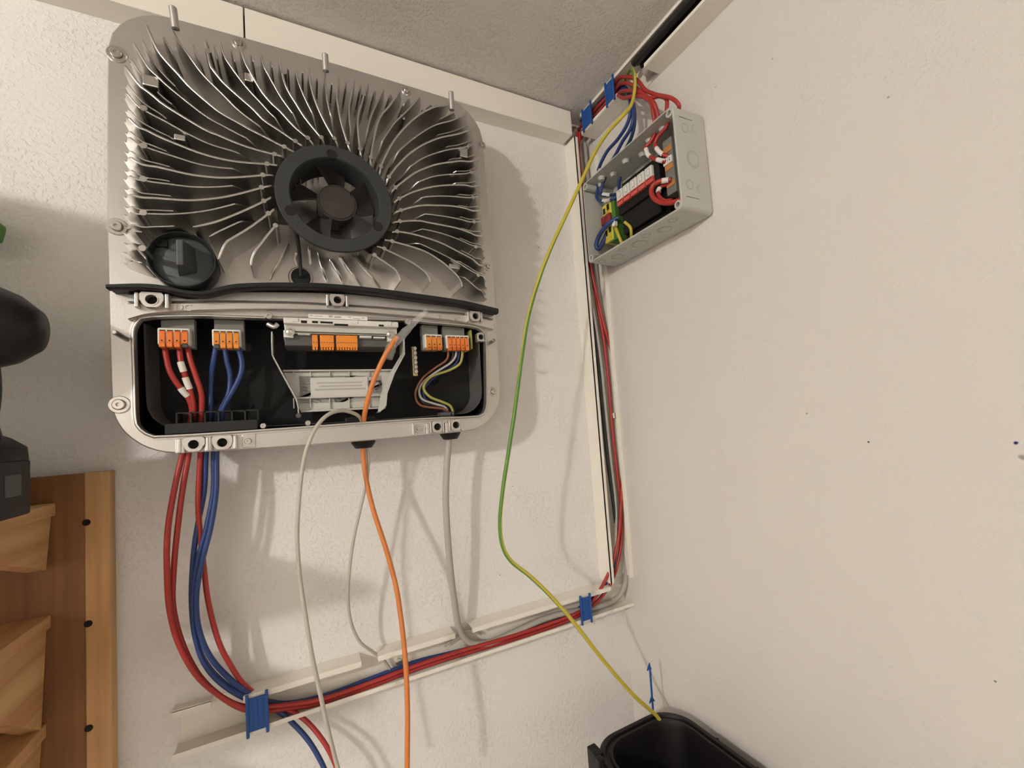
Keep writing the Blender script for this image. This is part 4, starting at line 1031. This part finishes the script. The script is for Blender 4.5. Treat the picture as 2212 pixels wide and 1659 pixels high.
# ---------------------------------------------------------------- wooden rack with shelves on the left
xr = A(239, 1300, .02).x; zr = A(235, 1018, .02).z
rk = thing('tool_rack', (xr-.2, 0, -1.0), 'brown wooden tool rack with light shelves at the left edge', 'rack')
xb = A(182, 1300, .022).x
MB().box((xr-.80, -.018, -1.10), (xb, 0, zr)).build('back_panel', M['wood_d'], rk, False, .001)
bat = MB().box((xb, -.020, -1.10), (xr, 0, zr+.0005)).build('batten', M['wood_l'], rk, False, .0015)
for (x, y) in ((186, 1129), (190, 1348), (191, 1574)):
    p = A(x, y, .021); MB().cyl((p.x, -.0185, p.z), (p.x, -.0206, p.z), .0042, seg=16).build('drill_hole', M['hole'], bat)
SH = []
for i, (px, py, slope) in enumerate(((117, 1087, .05), (107, 1330, .10), (97, 1566, .07))):
    p = A(px, py, .022); x, z = p.x, p.z; SH.append((x, z))
    sh = MB().box((x-.70, -.34, z-.016), (x, -.018, z)).build('shelf', M['wood_y'], rk, False, .0012)
    m = MB(); m.prism([(x-.004, -.018, z-.016), (x-.004, -.20, z-.016), (x-.004, -.18, z-.030), (x-.004, -.030, z-.030-slope)], (-.018, 0, 0)); m.build('shelf_bracket', M['wood_y'], rk, False, .001)
    if i: MB().box((x-.70, -.34, z), (x-.004, -.322, z+.022)).build('shelf_edge', M['wood_y'], rk, False, .001)

# cordless drill standing on the top shelf
sx, sz = SH[0]; YD = -.155; od = -YD
def D(px, py): q = A(px, py, od); return q
bz = sz
xf = A(84, 1050, od-.045).x
dr = thing('cordless_drill', (xf-.06, YD, bz), 'black cordless drill with dark red accents standing on the top shelf', 'drill')
zt0, zt1 = D(0, 600).z, D(0, 780).z; zc = D(97, 718).z; xt = D(97, 718).x
MB().lathe((xt-.30, YD, zc+.030), Vector((.30, 0, -.030)), [(0, 0), (.018, .0), (.020, .10), (.034, .16), (.044, .40), (.050, .62), (.0505, .76), (.046, .85), (.036, .93), (.022, .985), (0, 1)], 28, True).build('motor_housing', M['drill'], dr, True, angle=50)
MB().lathe((xt-.062, YD, zc+.0062), Vector((.014, 0, -.0014)), [(0, 0), (.0500, 0), (.0514, .3), (.0505, .75), (.048, 1.0), (0, 1)], 28, True).build('red_collar', M['drillr'], dr, True, angle=50)
hx = D(2, 850).x-.022
MB().tube([(hx-.004, YD, zc-.02), (hx, YD, zc-.06), (hx-.002, YD, (zc+bz)/2), (hx, YD, bz+.085), (hx+.004, YD, bz+.050)], lambda u: .0225-.002*math.sin(u*3.1), 16, 5).build('handle', M['drill'], dr, True)
zb1 = A(84, 975, od-.03).z
bb = MB(); bb.loops([[(x, y, z) for x, y in rrect(xf-.125, xf, YD-.038, YD+.038, .012, 5, 2)] for z in (bz+.0005, bz+.058)], True, True).build('battery', M['batt'], dr, True, .002, angle=40)
m = MB(); m.loops([[(xf-.06+(x-xf+.06)*s, YD+(y-YD)*s, z) for x, y in rrect(xf-.125, xf, YD-.038, YD+.038, .012, 5, 2)] for z, s in ((bz+.058, .99), (bz+.072, .97), (bz+.082, .80), (bz+.092, .52), (bz+.105, .34))], True, True); m.build('battery_mount', M['drill'], dr, True, angle=50)
MB().box((xf-.012, YD-.0385-.001, bz+.026), (xf-.036, YD-.030, bz+.034)).build('battery_mark', M['labelw'], dr, False, .0006)
MB().box((xf-.001, YD-.016, bz+.022), (xf+.0012, YD+.010, bz+.044)).build('release_button', M['dgrey'], dr, False, .0008)

# green spray bottle behind the drill, its nozzle just reaching into the picture
gx = A(4, 500, .055).x; gz = A(4, 500, .055).z
sp = thing('spray_bottle', (gx-.14, -.055, sz), 'green spray bottle nozzle at the far left edge above the drill', 'bottle')
MB().lathe((gx-.125, -.055, sz+.0005), (0, 0, 1), [(0, 0), (.031, 0), (.034, .006), (.034, .16), (.030, .20), (.016, .225), (.015, .245), (0, .245)], 28).build('bottle_body', M['whitep'], sp, True, angle=40)
m = MB(); hz = sz+.245
m.prism([(gx-.155, -.041, hz), (gx-.105, -.041, hz), (gx-.085, -.041, gz-.014), (gx-.004, -.041, gz-.012), (gx, -.041, gz+.010), (gx-.07, -.041, gz+.052), (gx-.150, -.041, gz+.060), (gx-.185, -.041, gz+.030)], (0, -.028, 0)); m.build('trigger_head', M['grnp'], sp, False, .004)
MB().box((gx-.100, -.061, gz-.050), (gx-.088, -.049, gz-.010)).build('trigger', M['grnp'], sp, False, .003)

# unseen case added on the same shelf, shaped to shade the wall's left strip
tc = thing('shade_case', (-1.30, -.275, sz), 'unseen dark green upright case added on the top shelf to shade the wall behind the drill', 'tool case')
MB().box((-1.45, -.335, sz+.0005), (-1.150, -.222, sz+.445)).build('case_body', M['grnp'], tc, False, .008)
MB().tube([(-1.34, -.278, sz+.440), (-1.335, -.278, sz+.470), (-1.25, -.278, sz+.470), (-1.245, -.278, sz+.440)], .008, 10, 4).build('case_handle', M['black'], tc, True)

# second drill further along the shelf, outside the picture, and one on the shelf below
def dup(root, loc, label):
    r = root.copy(); COL.objects.link(r); r.location = loc; r['label'] = label
    for ch in list(root.children):
        c = ch.copy(); COL.objects.link(c); c.parent = r
        for g in ch.children:
            d_ = g.copy(); COL.objects.link(d_); d_.parent = c
    return r

# ---------------------------------------------------------------- black crate in the corner with a blue strip
CZ = -.548; cx1, cx0 = -.030, -.222; cy1, cy0 = -.142, -.62
cr = thing('black_crate', ((cx0+cx1)/2, (cy0+cy1)/2, CZ-.25), 'scuffed open black plastic crate in the corner at the bottom edge', 'crate')
def rl(g, z, r): return [(x, y, z) for x, y in rrect(cx0-g, cx1+g, cy0-g, cy1+g, r, 8, 4)]
m = MB(); m.loops([rl(-.034, CZ-.25, .04), rl(-.014, CZ-.03, .05), rl(-.012, CZ-.012, .05), rl(0, CZ-.012, .056), rl(.001, CZ-.002, .056), rl(-.001, CZ, .055), rl(-.007, CZ, .052), rl(-.008, CZ-.004, .052), rl(-.012, CZ-.004, .050), rl(-.013, CZ-.001, .049), rl(-.017, CZ-.001, .047), rl(-.019, CZ-.008, .046), rl(-.037, CZ-.245, .04)], True, True)
m.build('crate_body', M['drill'], cr, True, angle=40)
p = A(1276, 1625, .16)
MB().box((cx0-.012, cy1-.050, CZ-.05), (cx0-.001, cy1-.040, CZ+.012)).build('hinge_tab', M['drill'], cr, False, .002)
MB().box((cx0-.004, cy1-.030, CZ-.04), (cx0+.012, cy1-.006, CZ+.004)).build('hinge_tab', M['drill'], cr, False, .002)
for k in range(5):
    y = cy1-.10-.07*k
    MB().box((cx1-.001, y-.0015, CZ-.012), (cx1+.004, y+.0015, CZ-.002)).build('rim_rib', M['drill'], cr)
# blue plastic strip standing behind the crate rim
q0, q1 = A(1411, 1540, .135), A(1403, 1432, .135)
bs = thing('blue_strip', (q0.x, q0.y, CZ), 'thin blue plastic strip with barbs standing up behind the black crate', 'plastic strip')
MB().tube([q0-Vector((0, 0, .03)), q0, q0.lerp(q1, .5), q1], lambda u: .0019 if u < .97 else .001, 8, 4).build('stem', M['bluecl'], bs, True)
ax = (q1-q0).normalized()
for (u, s, w) in ((.93, -1, .006), (.93, 1, .004), (.82, 1, .0035), (.28, -1, .006), (.28, 1, .006)):
    c = q0.lerp(q1, u)
    MB().prism([c+ax*.005, c-ax*.001+Vector((s*w, 0, -.004)), c-ax*.003+Vector((s*w, 0, -.004)), c-ax*.003], (0, .002, 0)).build('barb', M['bluecl'], bs)
